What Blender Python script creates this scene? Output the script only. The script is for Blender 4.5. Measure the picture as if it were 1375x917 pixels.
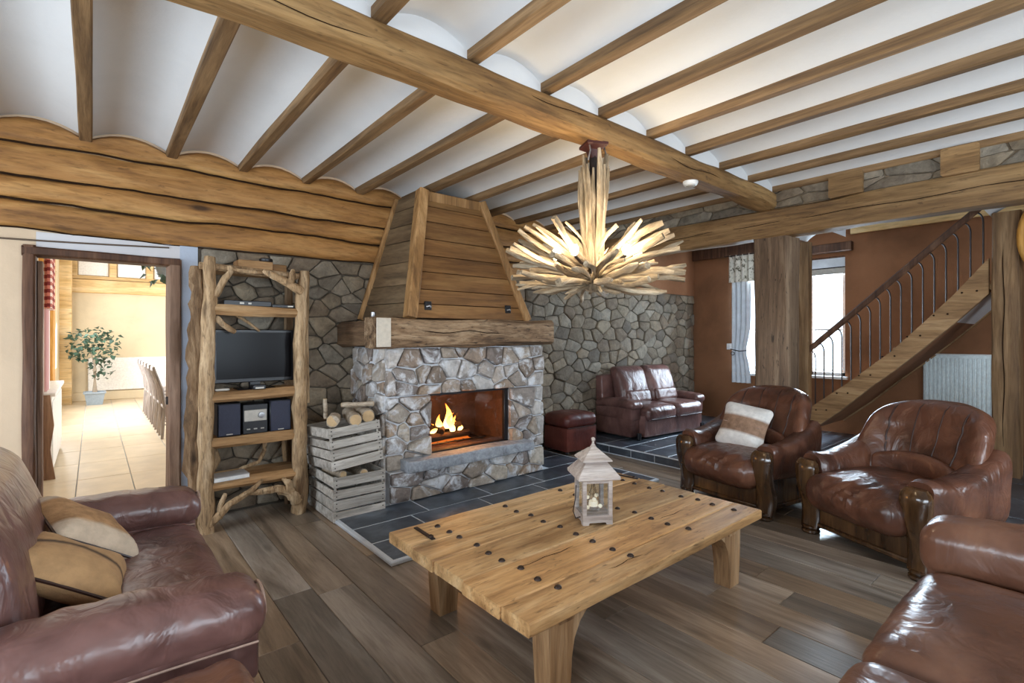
import bpy, bmesh, math, random
from mathutils import Vector, Matrix, noise

PI = math.pi
R = math.radians
scene = bpy.context.scene
COL = scene.collection
for _o in list(bpy.data.objects):
    bpy.data.objects.remove(_o, do_unlink=True)

# ------------------------------------------------------------------ camera
FPX = 672.0                       # focal length in pixels of the 1375 px frame
CAM_H = 1.45
cam_d = bpy.data.cameras.new('camera')
cam_d.sensor_width = 36.0
cam_d.lens = FPX / 1375.0 * 36.0
cam_d.shift_y = -0.004
cam_d.clip_start = 0.05
cam = bpy.data.objects.new('camera', cam_d)
COL.objects.link(cam)
cam.location = (0, 0, CAM_H)
cam.rotation_euler = (R(90), 0, R(50.1 - 90))
scene.camera = cam

# ------------------------------------------------------------------ world, exposure
world = bpy.data.worlds.new('overcast_sky')
scene.world = world
world.use_nodes = True
_bg = world.node_tree.nodes['Background']
_bg.inputs[0].default_value = (0.86, 0.93, 1.0, 1)
_bg.inputs[1].default_value = 3.0
scene.view_settings.view_transform = 'Standard'
scene.view_settings.look = 'None'
scene.view_settings.gamma = 1.0
scene.view_settings.use_curve_mapping = False
scene.view_settings.exposure = 0.10
try:
    scene.cycles.use_denoising = True
    scene.cycles.max_bounces = 10
    scene.cycles.diffuse_bounces = 5
    scene.cycles.transparent_max_bounces = 12
    scene.cycles.sample_clamp_indirect = 6.0
    scene.cycles.caustics_reflective = False
    scene.cycles.caustics_refractive = False
except Exception:
    pass

def area_light(name, loc, direction, sx, sy, power, color):
    l = bpy.data.lights.new(name, 'AREA')
    l.shape = 'RECTANGLE'; l.size = sx; l.size_y = sy
    l.energy = power; l.color = color
    o = bpy.data.objects.new(name, l); COL.objects.link(o)
    o.location = loc
    o.rotation_euler = Vector(direction).to_track_quat('-Z', 'Y').to_euler()
    return o

DAY = (0.75, 0.875, 1.0)
# daylight that comes in through the windows (each lamp fills its window opening)
area_light('daylight_back_window', (1.2, -2.25, 1.45), (0, 1, 0.0), 2.4, 1.5, 95, DAY)
area_light('daylight_back_window', (3.9, -2.25, 1.45), (0, 1, 0.0), 1.4, 1.5, 62, DAY)
area_light('daylight_unseen_side_window', (-2.65, 0.2, 1.45), (1, 0, 0.0), 2.4, 1.5, 120, DAY)
area_light('daylight_unseen_side_window', (-2.65, 3.3, 1.45), (1, 0, 0.0), 1.6, 1.5, 75, DAY)  # lamp of an added, unseen window that brightens the left bay
area_light('daylight_stair_window', (8.22, 2.62, 1.75), (-1, 0, 0), 0.5, 1.6, 120, DAY)
area_light('daylight_nook_window', (8.22, 3.62, 1.75), (-1, 0, 0), 0.6, 1.6, 130, DAY)
area_light('daylight_dining_window', (-0.56, 11.6, 1.75), (1, 0, -0.1), 3.6, 1.9, 260, (0.95, 0.97, 1.0))
area_light('daylight_dining_window', (3.6, 9.5, 1.75), (-1, 0, 0), 4.0, 1.6, 120, (0.95, 0.97, 1.0))

# ------------------------------------------------------------------ object helpers
def finish(o, parent):
    COL.objects.link(o)
    if parent is not None:
        o.parent = parent
    return o

def empty(name, label, cat, loc=(0, 0, 0), rotz=0.0, group=None, kind=None):
    o = bpy.data.objects.new(name, None)
    o.empty_display_size = 0.1
    COL.objects.link(o)
    o.location = loc
    o.rotation_euler = (0, 0, rotz)
    tag(o, label, cat, group, kind)
    return o

def tag(o, label=None, cat=None, group=None, kind=None):
    if label: o['label'] = label
    if cat: o['category'] = cat
    if group: o['group'] = group
    if kind: o['kind'] = kind
    return o

def nz(p, s, seed=0.0):
    return noise.noise(Vector((p[0] * s + seed * 7.31, p[1] * s + seed * 3.17, p[2] * s - seed * 5.77)))

class MB:
    """collects shapes and builds them as ONE mesh object"""
    def __init__(self):
        self.v = []; self.f = []
    def add(self, verts, faces):
        n = len(self.v)
        self.v += [tuple(p) for p in verts]
        self.f += [tuple(i + n for i in f) for f in faces]
        return self
    def box(self, x0, x1, y0, y1, z0, z1, ch=0.0, M=None):
        if x0 > x1: x0, x1 = x1, x0
        if y0 > y1: y0, y1 = y1, y0
        if z0 > z1: z0, z1 = z1, z0
        if ch <= 0:
            vs = [(x, y, z) for z in (z0, z1) for (x, y) in ((x0, y0), (x1, y0), (x1, y1), (x0, y1))]
            fs = [(3, 2, 1, 0), (4, 5, 6, 7), (0, 1, 5, 4), (1, 2, 6, 5), (2, 3, 7, 6), (3, 0, 4, 7)]
        else:
            c = min(ch, (x1 - x0) / 2.01, (y1 - y0) / 2.01, (z1 - z0) / 2.01)
            def ring(ix, iy, z):
                a, b, d, e = x0 + ix, x1 - ix, y0 + iy, y1 - iy
                return [(a + c, d, z), (b - c, d, z), (b, d + c, z), (b, e - c, z),
                        (b - c, e, z), (a + c, e, z), (a, e - c, z), (a, d + c, z)]
            def ring2(z):
                a, b, d, e = x0 + c, x1 - c, y0 + c, y1 - c
                return [(a, d, z), (b, d, z), (b, d, z), (b, e, z), (b, e, z), (a, e, z), (a, e, z), (a, d, z)]
            def inner(z):
                return [(x0 + c, y0 + c, z), (x1 - c, y0 + c, z), (x1 - c, y1 - c, z), (x0 + c, y1 - c, z)]
            vs = inner(z0) + ring(0, 0, z0 + c) + ring(0, 0, z1 - c) + inner(z1)
            fs = [(3, 2, 1, 0), (20, 21, 22, 23)]
            for k in range(8):
                fs.append((4 + k, 4 + (k + 1) % 8, 12 + (k + 1) % 8, 12 + k))
            for k in range(4):
                a, b = 2 * k, 2 * k + 1
                fs.append((k, (k + 1) % 4, 4 + b, 4 + a))
                fs.append(((k + 1) % 4, 4 + (b + 1) % 8, 4 + b))
                fs.append((20 + k, 12 + a, 12 + b, 20 + (k + 1) % 4))
                fs.append((20 + (k + 1) % 4, 12 + b, 12 + (b + 1) % 8))
        if M is not None:
            vs = [tuple(M @ Vector(p)) for p in vs]
        return self.add(vs, fs)
    def loft(self, rings, cap=True):
        n = len(rings[0]); vs = []; fs = []
        for r in rings: vs += [tuple(p) for p in r]
        for k in range(len(rings) - 1):
            for i in range(n):
                j = (i + 1) % n
                fs.append((k * n + i, k * n + j, (k + 1) * n + j, (k + 1) * n + i))
        if cap:
            fs.append(tuple(reversed(range(n))))
            fs.append(tuple((len(rings) - 1) * n + i for i in range(n)))
        return self.add(vs, fs)
    def beam(self, p0, p1, w, h, seg=8, amp=0.004, seed=0, ch=0.012, up=(0, 0, 1), freq=2.0, taper=1.0, bow=(0, 0)):
        """hewn timber from p0 to p1: w across, h along 'up'; uneven, with broken edges"""
        p0 = Vector(p0); p1 = Vector(p1)
        d = (p1 - p0); L = d.length; d.normalize()
        up = Vector(up)
        s = d.cross(up)
        if s.length < 1e-4: s = d.cross(Vector((1, 0, 0)))
        s.normalize(); u = s.cross(d).normalized()
        rings = []
        for k in range(seg + 1):
            t = k / seg
            tp = 1 + (taper - 1) * t
            c = p0 + d * (L * t) + s * (bow[0] * math.sin(PI * t)) + u * (bow[1] * math.sin(PI * t))
            a, b = w / 2 * tp, h / 2 * tp
            cc = min(ch, a * .9, b * .9)
            pts = [(-a + cc, -b), (a - cc, -b), (a, -b + cc), (a, b - cc), (a - cc, b), (-a + cc, b), (-a, b - cc), (-a, -b + cc)]
            ring = []
            for i, (q, r) in enumerate(pts):
                e1 = nz((t * L * freq, i // 2 * 3.1, seed * 1.7), 1.0, seed + 1) * amp
                e2 = nz((t * L * freq, (i + 1) // 2 % 4 * 2.3, seed * 2.9), 1.0, seed + 5) * amp
                ring.append(c + s * (q + e1 * 1.6) + u * (r + e2 * 1.6))
            rings.append(ring)
        return self.loft(rings)
    def tube(self, pts, rad, n=8, cap=True, amp=0.0, seed=0, flat=1.0):
        pts = [Vector(p) for p in pts]
        if not hasattr(rad, '__len__'): rad = [rad] * len(pts)
        rings = []
        ref = Vector((0.123, 0.271, 1)).normalized()
        if abs((pts[-1] - pts[0]).normalized().dot(ref)) > .93: ref = Vector((1, .2, .1)).normalized()
        for k, p in enumerate(pts):
            a = pts[max(0, k - 1)]; b = pts[min(len(pts) - 1, k + 1)]
            d = (b - a)
            if d.length < 1e-9: d = Vector((0, 0, 1))
            d.normalize()
            s = d.cross(ref).normalized(); u = s.cross(d).normalized()
            ring = []
            for i in range(n):
                an = 2 * PI * i / n
                rr = rad[k]
                if amp: rr *= 1 + amp * nz((math.cos(an) * 1.3 + k * .63, math.sin(an) * 1.3, k * .41), 1.0, seed + 2)
                ring.append(p + s * (math.cos(an) * rr) + u * (math.sin(an) * rr * flat))
            rings.append(ring)
        return self.loft(rings, cap)
    def lathe(self, prof, n=16, c=(0, 0, 0), square=False):
        rings = []
        for (r, z) in prof:
            rings.append([(c[0] + r * math.cos(2 * PI * i / n), c[1] + r * math.sin(2 * PI * i / n), c[2] + z) for i in range(n)])
        return self.loft(rings)
    def softbox(self, c, size, r, n=8, fn=None, bulge=(0, 0, 0)):
        """rounded padded box"""
        hx, hy, hz = size[0] / 2, size[1] / 2, size[2] / 2
        r = min(r, hx * .98, hy * .98, hz * .98)
        idx = {}; vs = []; fs = []
        def lin(i):  # more samples near the ends, so that roundings stay smooth
            t = i / n * 2 - 1
            return math.copysign(abs(t) ** 0.75, t)
        def vid(i, j, k):
            key = (i, j, k)
            if key in idx: return idx[key]
            p = Vector((lin(i) * hx, lin(j) * hy, lin(k) * hz))
            q = Vector((max(-hx + r, min(hx - r, p.x)), max(-hy + r, min(hy - r, p.y)), max(-hz + r, min(hz - r, p.z))))
            # direction inside the corner zone, equalised
            dd = Vector(((p.x - q.x), (p.y - q.y), (p.z - q.z)))
            if dd.length > 1e-9:
                m = max(abs(dd.x), abs(dd.y), abs(dd.z))
                out = q + dd.normalized() * m
            else:
                out = p
            ux, uy, uz = out.x / hx, out.y / hy, out.z / hz
            fx = max(0, 1 - uy * uy) * max(0, 1 - uz * uz)
            fy = max(0, 1 - ux * ux) * max(0, 1 - uz * uz)
            fz = max(0, 1 - ux * ux) * max(0, 1 - uy * uy)
            out = Vector((out.x + bulge[0] * fx * (1 if ux > 0 else -1) * abs(ux), out.y + bulge[1] * fy * (1 if uy > 0 else -1) * abs(uy),
                          out.z + bulge[2] * fz * (1 if uz > 0 else -1) * abs(uz)))
            out = out + Vector(c)
            if fn: out = Vector(fn(out))
            idx[key] = len(vs); vs.append(tuple(out))
            return idx[key]
        for a in range(n):
            for b in range(n):
                fs.append((vid(a, b, 0), vid(a, b + 1, 0), vid(a + 1, b + 1, 0), vid(a + 1, b, 0)))
                fs.append((vid(a, b, n), vid(a + 1, b, n), vid(a + 1, b + 1, n), vid(a, b + 1, n)))
                fs.append((vid(a, 0, b), vid(a + 1, 0, b), vid(a + 1, 0, b + 1), vid(a, 0, b + 1)))
                fs.append((vid(a, n, b), vid(a, n, b + 1), vid(a + 1, n, b + 1), vid(a + 1, n, b)))
                fs.append((vid(0, a, b), vid(0, a, b + 1), vid(0, a + 1, b + 1), vid(0, a + 1, b)))
                fs.append((vid(n, a, b), vid(n, a + 1, b), vid(n, a + 1, b + 1), vid(n, a, b + 1)))
        return self.add(vs, fs)
    def prism(self, poly, axis, a0, a1):
        """polygon extruded along an axis; poly is in the two other axes (order: x<y<z)"""
        def P(q, a):
            if axis == 'x': return (a, q[0], q[1])
            if axis == 'y': return (q[0], a, q[1])
            return (q[0], q[1], a)
        n = len(poly)
        vs = [P(q, a0) for q in poly] + [P(q, a1) for q in poly]
        fs = [tuple(range(n)), tuple(reversed(range(n, 2 * n)))]
        for i in range(n):
            j = (i + 1) % n
            fs.append((j, i, n + i, n + j))
        return self.add(vs, fs)
    def hexa(self, q, t):
        """slab of thickness t behind the quad q (4 points)"""
        q = [Vector(p) for p in q]
        nrm = (q[1] - q[0]).cross(q[3] - q[0]).normalized()
        vs = q + [p - nrm * t for p in q]
        fs = [(0, 1, 2, 3), (7, 6, 5, 4)] + [((i + 1) % 4, i, 4 + i, 4 + (i + 1) % 4) for i in range(4)]
        return self.add(vs, fs)
    def build(self, name, mat, parent=None, smooth=38, loc=None, origin=None):
        me = bpy.data.meshes.new(name)
        vs = self.v
        if origin is not None:
            vs = [(a - origin[0], b - origin[1], c - origin[2]) for (a, b, c) in vs]
        me.from_pydata(vs, [], self.f)
        bm = bmesh.new(); bm.from_mesh(me)
        bmesh.ops.remove_doubles(bm, verts=bm.verts, dist=1e-6)
        bmesh.ops.recalc_face_normals(bm, faces=bm.faces)
        bm.to_mesh(me); bm.free()
        if mat is not None: me.materials.append(mat)
        if smooth:
            me.shade_smooth()
            me.set_sharp_from_angle(angle=R(smooth))
        o = bpy.data.objects.new(name, me)
        if origin is not None: o.location = origin
        if loc is not None: o.location = loc
        return finish(o, parent)

def copy_part(src, parent, loc=None, rot=None):
    o = src.copy(); COL.objects.link(o); o.parent = parent
    if loc is not None: o.location = loc
    if rot is not None: o.rotation_euler = rot
    return o

def copy_tree(src, parent=None):
    o = src.copy(); COL.objects.link(o); o.parent = parent
    for ch in list(src.children):
        copy_tree(ch, o)
    return o

# ------------------------------------------------------------------ materials
class NT:
    def __init__(self, name):
        self.m = bpy.data.materials.new(name); self.m.use_nodes = True
        self.t = self.m.node_tree
        self.b = self.t.nodes['Principled BSDF']
        self.out = self.t.nodes['Material Output']
    def n(self, typ, **kw):
        nd = self.t.nodes.new(typ)
        for k, v in kw.items():
            if k.startswith('_'): setattr(nd, k[1:], v)
            else:
                key = k.replace('__', ' ')
                s = nd.inputs[int(key[1:])] if key[0] == 'i' and key[1:].isdigit() else nd.inputs[key]
                if hasattr(v, 'is_output') or isinstance(v, bpy.types.NodeSocket): self.t.links.new(v, s)
                else: s.default_value = v
        return nd
    def l(self, a, b): self.t.links.new(a, b)
    def ramp(self, fac, stops, interp='LINEAR'):
        nd = self.t.nodes.new('ShaderNodeValToRGB')
        cr = nd.color_ramp; cr.interpolation = interp
        while len(cr.elements) < len(stops): cr.elements.new(0.5)
        for e, (p, c) in zip(cr.elements, stops):
            e.position = p; e.color = (c[0], c[1], c[2], 1)
        self.l(fac, nd.inputs[0])
        return nd.outputs[0]
    def coords(self, rnd=True, kind='Object'):
        tc = self.n('ShaderNodeTexCoord')
        if not rnd: return tc.outputs[kind]
        oi = self.n('ShaderNodeObjectInfo')
        mu = self.n('ShaderNodeVectorMath', _operation='SCALE', i0=(17.3, 31.1, 13.7))
        self.l(oi.outputs['Random'], mu.inputs['Scale'])
        ad = self.n('ShaderNodeVectorMath', _operation='ADD', i0=tc.outputs[kind], i1=mu.outputs[0])
        return ad.outputs[0]
    def mapping(self, v, sc):
        return self.n('ShaderNodeMapping', Vector=v, Scale=sc).outputs[0]
    def noise(self, v, scale=1.0, detail=5.0, rough=0.6, dist=0.0):
        return self.n('ShaderNodeTexNoise', Vector=v, Scale=scale, Detail=detail, Roughness=rough, Distortion=dist).outputs[0]
    def mix(self, fac, a, b, blend='MIX'):
        nd = self.t.nodes.new('ShaderNodeMix'); nd.data_type = 'RGBA'; nd.blend_type = blend
        for s, v in ((0, fac), (6, a), (7, b)):
            if isinstance(v, bpy.types.NodeSocket): self.l(v, nd.inputs[s])
            else: nd.inputs[s].default_value = v if s == 0 else (v[0], v[1], v[2], 1)
        return nd.outputs[2]
    def math(self, op, a, b=0.0, clamp=False):
        nd = self.t.nodes.new('ShaderNodeMath'); nd.operation = op; nd.use_clamp = clamp
        for s, v in ((0, a), (1, b)):
            if isinstance(v, bpy.types.NodeSocket): self.l(v, nd.inputs[s])
            else: nd.inputs[s].default_value = v
        return nd.outputs[0]
    def bump(self, h, strength=0.3, dist=0.01, prev=None):
        nd = self.n('ShaderNodeBump', Strength=strength, Distance=dist, Height=h)
        if prev is not None: self.l(prev, nd.inputs['Normal'])
        self.l(nd.outputs[0], self.b.inputs['Normal'])
        return nd.outputs[0]
    def vary(self, col, amt):
        """per-piece brightness"""
        oi = self.n('ShaderNodeObjectInfo')
        f = self.math('MULTIPLY_ADD', oi.outputs['Random'], 2 * amt)
        f.node.inputs[2].default_value = 1 - amt
        hs = self.n('ShaderNodeHueSaturation', Value=f, Color=col)
        return hs.outputs[0]
    def col(self, c): 
        if isinstance(c, bpy.types.NodeSocket): self.l(c, self.b.inputs['Base Color'])
        else: self.b.inputs['Base Color'].default_value = (c[0], c[1], c[2], 1)
    def set(self, **kw):
        for k, v in kw.items():
            s = self.b.inputs[k.replace('_', ' ')]
            if isinstance(v, bpy.types.NodeSocket): self.l(v, s)
            else: s.default_value = v

def srgb(r, g, b):
    def f(c):
        c /= 255.0
        return c / 12.92 if c <= .04045 else ((c + .055) / 1.055) ** 2.4
    return (f(r), f(g), f(b))

def wood(name, dark, mid, light, axis='X', rough=0.6, across=9.0, along=0.7, var=0.12, knots=0.6, bump=0.35, spec=0.35, streak=0.5, specks=0.0, hue=0.0):
    t = NT(name)
    v = t.coords()
    sc = {'X': (along, across, across), 'Y': (across, along, across), 'Z': (across, across, along)}[axis]
    sf = tuple(s * 7 for s in sc)
    g = t.noise(t.mapping(v, sc), 1.0, 5, .62, .7)
    f = t.noise(t.mapping(v, sf), 1.0, 3, .6, .2)
    c = t.ramp(g, [(.28, dark), (.5, mid), (.72, light)])
    c2 = t.ramp(f, [(.30, (.45, .42, .40)), (.55, (1, 1, 1))])
    c = t.mix(streak, c, c2, 'MULTIPLY')
    big = t.noise(v, 1.1, 2, .5)
    c = t.mix(.35, c, t.ramp(big, [(.3, (.62, .60, .58)), (.7, (1.15, 1.12, 1.08))]), 'MULTIPLY')
    if knots:
        ks = {'X': (1.3, 4.2, 4.2), 'Y': (4.2, 1.3, 4.2), 'Z': (4.2, 4.2, 1.3)}[axis]
        vo = t.n('ShaderNodeTexVoronoi', Vector=t.mapping(v, ks), Scale=1.0)
        k = t.ramp(vo.outputs['Distance'], [(.05, (1, 1, 1)), (.13, (0, 0, 0))])
        c = t.mix(t.math('MULTIPLY', k, knots), c, tuple(x * .35 for x in dark))
    if specks:
        ss = {'X': (9, 45, 45), 'Y': (45, 9, 45), 'Z': (45, 45, 9)}[axis]
        sp = t.noise(t.mapping(v, ss), 1.0, 3, .6, .8)
        c = t.mix(t.ramp(sp, [(.60, (0, 0, 0)), (.70, (specks, specks, specks))]), c, tuple(x * .35 for x in dark))
    if hue:
        oi = t.n('ShaderNodeObjectInfo')
        fr = t.math('FRACT', t.math('MULTIPLY', oi.outputs['Random'], 7.13))
        c = t.mix(hue, c, t.ramp(fr, [(0, (.86, .97, 1.12)), (.5, (1, 1, 1)), (1, (1.2, .98, .74))]), 'MULTIPLY')
    c = t.vary(c, var)
    t.col(c)
    t.set(Roughness=rough)
    t.b.inputs['Specular IOR Level'].default_value = spec
    if bump:
        b1 = t.bump(g, bump * .6, .02)
        t.bump(f, bump, .006, b1)
    return t.m

def plain(name, c, rough=.5, metal=0.0, spec=.5, bump=0, bscale=30, var=0.0, emis=None, estr=0):
    t = NT(name)
    v = t.coords()
    n_ = t.noise(v, bscale, 4, .6)
    cc = t.mix(.5, c, t.ramp(n_, [(.3, tuple(x * .75 for x in c)), (.7, tuple(min(1, x * 1.2) for x in c))]))
    if var: cc = t.vary(cc, var)
    t.col(cc); t.set(Roughness=rough, Metallic=metal)
    t.b.inputs['Specular IOR Level'].default_value = spec
    if bump: t.bump(n_, bump, .01)
    if emis:
        t.b.inputs['Emission Color'].default_value = (*emis, 1); t.b.inputs['Emission Strength'].default_value = estr
    return t.m

def stone(name, cols, var=.25, rough=.85, bump=.7, scale=9.0, wash=None):
    t = NT(name)
    v = t.coords()
    oi = t.n('ShaderNodeObjectInfo')
    base = t.ramp(oi.outputs['Random'], [(i / max(1, len(cols) - 1), c) for i, c in enumerate(cols)])
    n1 = t.noise(v, scale, 6, .65, .4)
    n2 = t.noise(v, scale * 4, 4, .6)
    c = t.mix(.8, base, t.ramp(n1, [(.28, (.45, .42, .40)), (.55, (1, 1, 1)), (.75, (1.35, 1.32, 1.28))]), 'MULTIPLY')
    c = t.mix(.35, c, t.ramp(n2, [(.3, (.5, .5, .5)), (.6, (1.1, 1.1, 1.1))]), 'MULTIPLY')
    if wash:
        n3 = t.noise(v, 5.5, 5, .7, .6)
        c = t.mix(t.ramp(n3, [(wash, (0, 0, 0)), (wash + .13, (.85, .85, .85))]), c, srgb(222, 224, 228))
    t.col(c); t.set(Roughness=rough)
    b1 = t.bump(n1, bump, .03)
    t.bump(n2, bump * .7, .008, b1)
    return t.m

def leather(name, c_dark, c_mid, c_light, rough=.33, wr=.5):
    t = NT(name)
    v = t.coords()
    n1 = t.noise(v, 3.0, 4, .6, .5)
    n2 = t.noise(v, 40, 4, .65)
    c = t.ramp(n1, [(.3, c_dark), (.5, c_mid), (.72, c_light)])
    n2 = t.noise(v, 16, 4, .6)
    c = t.mix(.25, c, t.ramp(n2, [(.3, (.7, .66, .64)), (.7, (1.08, 1.08, 1.08))]), 'MULTIPLY')
    c = t.vary(c, .08)
    t.col(c)
    t.set(Roughness=max(rough, .295))
    t.b.inputs['Specular IOR Level'].default_value = .55
    w = t.noise(t.mapping(v, (1, 1, .6)), 9.0, 3, .5, .9)
    b1 = t.bump(w, wr * .6, .03)
    t.bump(t.noise(v, 70, 2, .5), .04, .003, b1)
    return t.m

def plaster(name, c, var=.08, bump=.25, scale=5.0, rough=.9):
    t = NT(name)
    v = t.coords(False)
    n1 = t.noise(v, scale * .35, 5, .6, .3)
    n2 = t.noise(v, scale * 5, 5, .6)
    cc = t.ramp(n1, [(.25, tuple(x * (1 - 2 * var) for x in c)), (.5, c), (.75, tuple(min(1, x * (1 + var)) for x in c))])
    t.col(cc); t.set(Roughness=rough)
    t.b.inputs['Specular IOR Level'].default_value = .2
    t.bump(n2, bump, .01)
    return t.m

def glass(name, tint=(.95, .98, 1.0), refl=.12):
    t = NT(name)
    t.t.nodes.remove(t.b)
    tr = t.n('ShaderNodeBsdfTransparent'); tr.inputs[0].default_value = (*tint, 1)
    gl = t.n('ShaderNodeBsdfGlossy'); gl.inputs['Roughness'].default_value = .03
    mx = t.n('ShaderNodeMixShader'); mx.inputs[0].default_value = refl
    t.l(tr.outputs[0], mx.inputs[1]); t.l(gl.outputs[0], mx.inputs[2]); t.l(mx.outputs[0], t.out.inputs[0])
    return t.m

M = {}
M['beam'] = wood('oak_beam', srgb(98, 70, 42), srgb(150, 114, 70), srgb(190, 154, 104), 'X', .7, across=7, along=.6, streak=.7, bump=.6, specks=.5)
M['beam_y'] = wood('oak_beam_y', srgb(92, 68, 44), srgb(140, 108, 70), srgb(176, 142, 98), 'Y', .7, across=7, along=.6, streak=.7, bump=.6, specks=.5)
M['joist'] = wood('oak_joist', srgb(88, 66, 44), srgb(128, 100, 68), srgb(160, 130, 94), 'Y', .7, across=14, along=.8, knots=.4)
M['log'] = wood('pine_log', srgb(116, 78, 42), srgb(172, 124, 70), srgb(202, 158, 100), 'X', .6, across=6, along=.9, knots=1.0, var=.08, streak=.6, bump=.5, specks=.45)
M['post'] = wood('grey_oak_post', srgb(78, 62, 48), srgb(116, 94, 74), srgb(150, 128, 104), 'Z', .75, across=11, along=.8, knots=.3, specks=.8)
M['newel'] = wood('warm_oak_post', srgb(92, 68, 46), srgb(134, 104, 72), srgb(170, 140, 104), 'Z', .7, across=11, along=.8, knots=.3)
M['stringer'] = wood('stair_oak', srgb(120, 88, 56), srgb(162, 126, 86), srgb(194, 160, 118), 'Y', .65, across=8, along=.8, knots=.4)
M['floor'] = wood('oak_floor', srgb(104, 92, 80), srgb(148, 133, 117), srgb(182, 168, 152), 'Y', .31, across=10, along=.9, hue=.8, var=.36, knots=.5, bump=.15, spec=.5, streak=.4)
M['table'] = wood('table_top_wood', srgb(142, 104, 66), srgb(200, 162, 114), srgb(228, 198, 154), 'X', .44, across=8, along=.9, knots=.8, var=.14, streak=.5, specks=.7, hue=.5)
M['tleg'] = wood('table_leg_wood', srgb(116, 82, 52), srgb(168, 132, 94), srgb(206, 176, 138), 'Z', .65, across=10, along=.8, knots=.2)
M['hood'] = wood('hood_board', srgb(90, 62, 34), srgb(132, 94, 54), srgb(158, 120, 74), 'X', .6, across=8, along=.7, knots=.2, var=.14)
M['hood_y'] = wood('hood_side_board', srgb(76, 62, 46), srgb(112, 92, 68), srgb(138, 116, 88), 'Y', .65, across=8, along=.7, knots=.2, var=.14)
M['hoodpost'] = wood('hood_corner_oak', srgb(112, 82, 50), srgb(164, 124, 78), srgb(198, 158, 110), 'Z', .65, across=11, along=.7, knots=.2)
M['mantel'] = wood('weathered_mantel_oak', srgb(62, 46, 34), srgb(140, 112, 84), srgb(192, 166, 134), 'X', .8, across=11, along=1.4, knots=.9, bump=1.0, streak=.9, specks=.9)
M['bark'] = wood('rough_branch_wood', srgb(110, 84, 58), srgb(176, 146, 110), srgb(218, 192, 158), 'Z', .8, across=9, along=1.5, streak=.8, specks=.7, knots=.6, bump=.8)
M['barkdark'] = wood('dark_bark', srgb(70, 52, 36), srgb(122, 96, 70), srgb(164, 138, 108), 'Z', .9, across=16, along=2.2, knots=.8, bump=1.0)
M['shelfwood'] = wood('shelf_board_wood', srgb(128, 94, 58), srgb(182, 142, 98), srgb(212, 178, 134), 'X', .75, across=9, along=1.0, knots=.6, bump=.5)
M['crate'] = wood('grey_crate_wood', srgb(134, 127, 119), srgb(186, 180, 171), srgb(214, 209, 202), 'X', .8, across=16, along=1.3, knots=.5, bump=.5)
M['drift'] = wood('driftwood', srgb(92, 78, 62), srgb(158, 140, 114), srgb(212, 198, 174), 'Z', .75, across=16, along=3, knots=.3, bump=.7, var=.22)
M['firewood'] = wood('firewood_bark', srgb(120, 106, 90), srgb(172, 156, 136), srgb(204, 190, 172), 'X', .85, across=14, along=2, knots=.4, bump=.7)
M['cutend'] = plain('cut_log_end', srgb(190, 160, 120), .8, bscale=20)
M['darkwood'] = wood('dark_door_frame', srgb(62, 40, 28), srgb(96, 64, 44), srgb(132, 98, 74), 'Z', .6, across=12, along=.8, knots=.2)
M['jamb'] = wood('weathered_door_jamb', srgb(98, 70, 54), srgb(140, 110, 90), srgb(170, 140, 118), 'Z', .7, across=10, along=.8, knots=.2)
M['polished'] = wood('polished_armrest_oak', srgb(42, 27, 16), srgb(76, 52, 31), srgb(112, 82, 52), 'Z', .14, across=9, along=1.2, knots=.2, bump=.1, spec=.7)
M['pine'] = wood('yellow_pine', srgb(190, 126, 46), srgb(224, 160, 74), srgb(236, 186, 104), 'Z', .5, across=6, along=.6, knots=.9)
M['pinex'] = wood('pale_pine_beam', srgb(196, 158, 100), srgb(226, 194, 140), srgb(240, 216, 172), 'X', .5, across=6, along=.6, knots=.6)
M['cream'] = wood('cream_beam', srgb(206, 166, 104), srgb(230, 198, 142), srgb(242, 218, 170), 'Y', .5, across=6, along=.6, knots=.3)
M['crack'] = plain('timber_crack', srgb(44, 30, 20), .95, spec=.1)
M['lantern'] = wood('whitewashed_wood', srgb(146, 132, 124), srgb(184, 172, 164), srgb(212, 204, 198), 'X', .7, across=14, along=1.5, knots=.2)
M['sidetable'] = M['tleg']

M['white'] = plaster('white_ceiling_plaster', srgb(216, 217, 218), .03, .15)
M['cream_wall'] = plaster('cream_wall_plaster', srgb(212, 188, 160), .06, .2)
M['pale_wall'] = plaster('pale_wall_plaster', srgb(206, 204, 206), .05, .2)
M['terracotta'] = plaster('terracotta_wall', srgb(140, 97, 68), .20, .3, 3.0)
M['dining_wall'] = plaster('dining_wall_plaster', srgb(214, 198, 168), .07, .2)
M['mortar'] = plaster('grey_mortar', srgb(82, 75, 66), .2, .8, 12)
M['whitemortar'] = plaster('pale_mortar', srgb(222, 224, 228), .12, .8, 12)
M['infill'] = plaster('rubble_infill', srgb(128, 112, 92), .3, 1.0, 14)
M['tilewhite'] = plaster('subfloor', srgb(120, 110, 98), .1, .2)
M['grout'] = plaster('pale_grout', srgb(204, 210, 216), .1, .3, 12)

M['wallstone'] = stone('wall_stone', [srgb(132, 118, 98), srgb(104, 92, 77), srgb(144, 130, 109), srgb(118, 102, 84), srgb(150, 141, 125), srgb(94, 84, 72)])
M['firestone'] = stone('fireplace_stone', [srgb(186, 172, 156), srgb(136, 120, 106), srgb(206, 202, 198), srgb(166, 144, 122), srgb(124, 114, 110), srgb(194, 182, 166)], wash=.50)
M['slab'] = stone('blue_grey_slab', [srgb(150, 156, 164), srgb(160, 164, 170)], bump=.4, scale=14)
M['brick_in'] = stone('sooty_firebrick', [srgb(84, 56, 42), srgb(70, 48, 38)], bump=.4)

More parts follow.
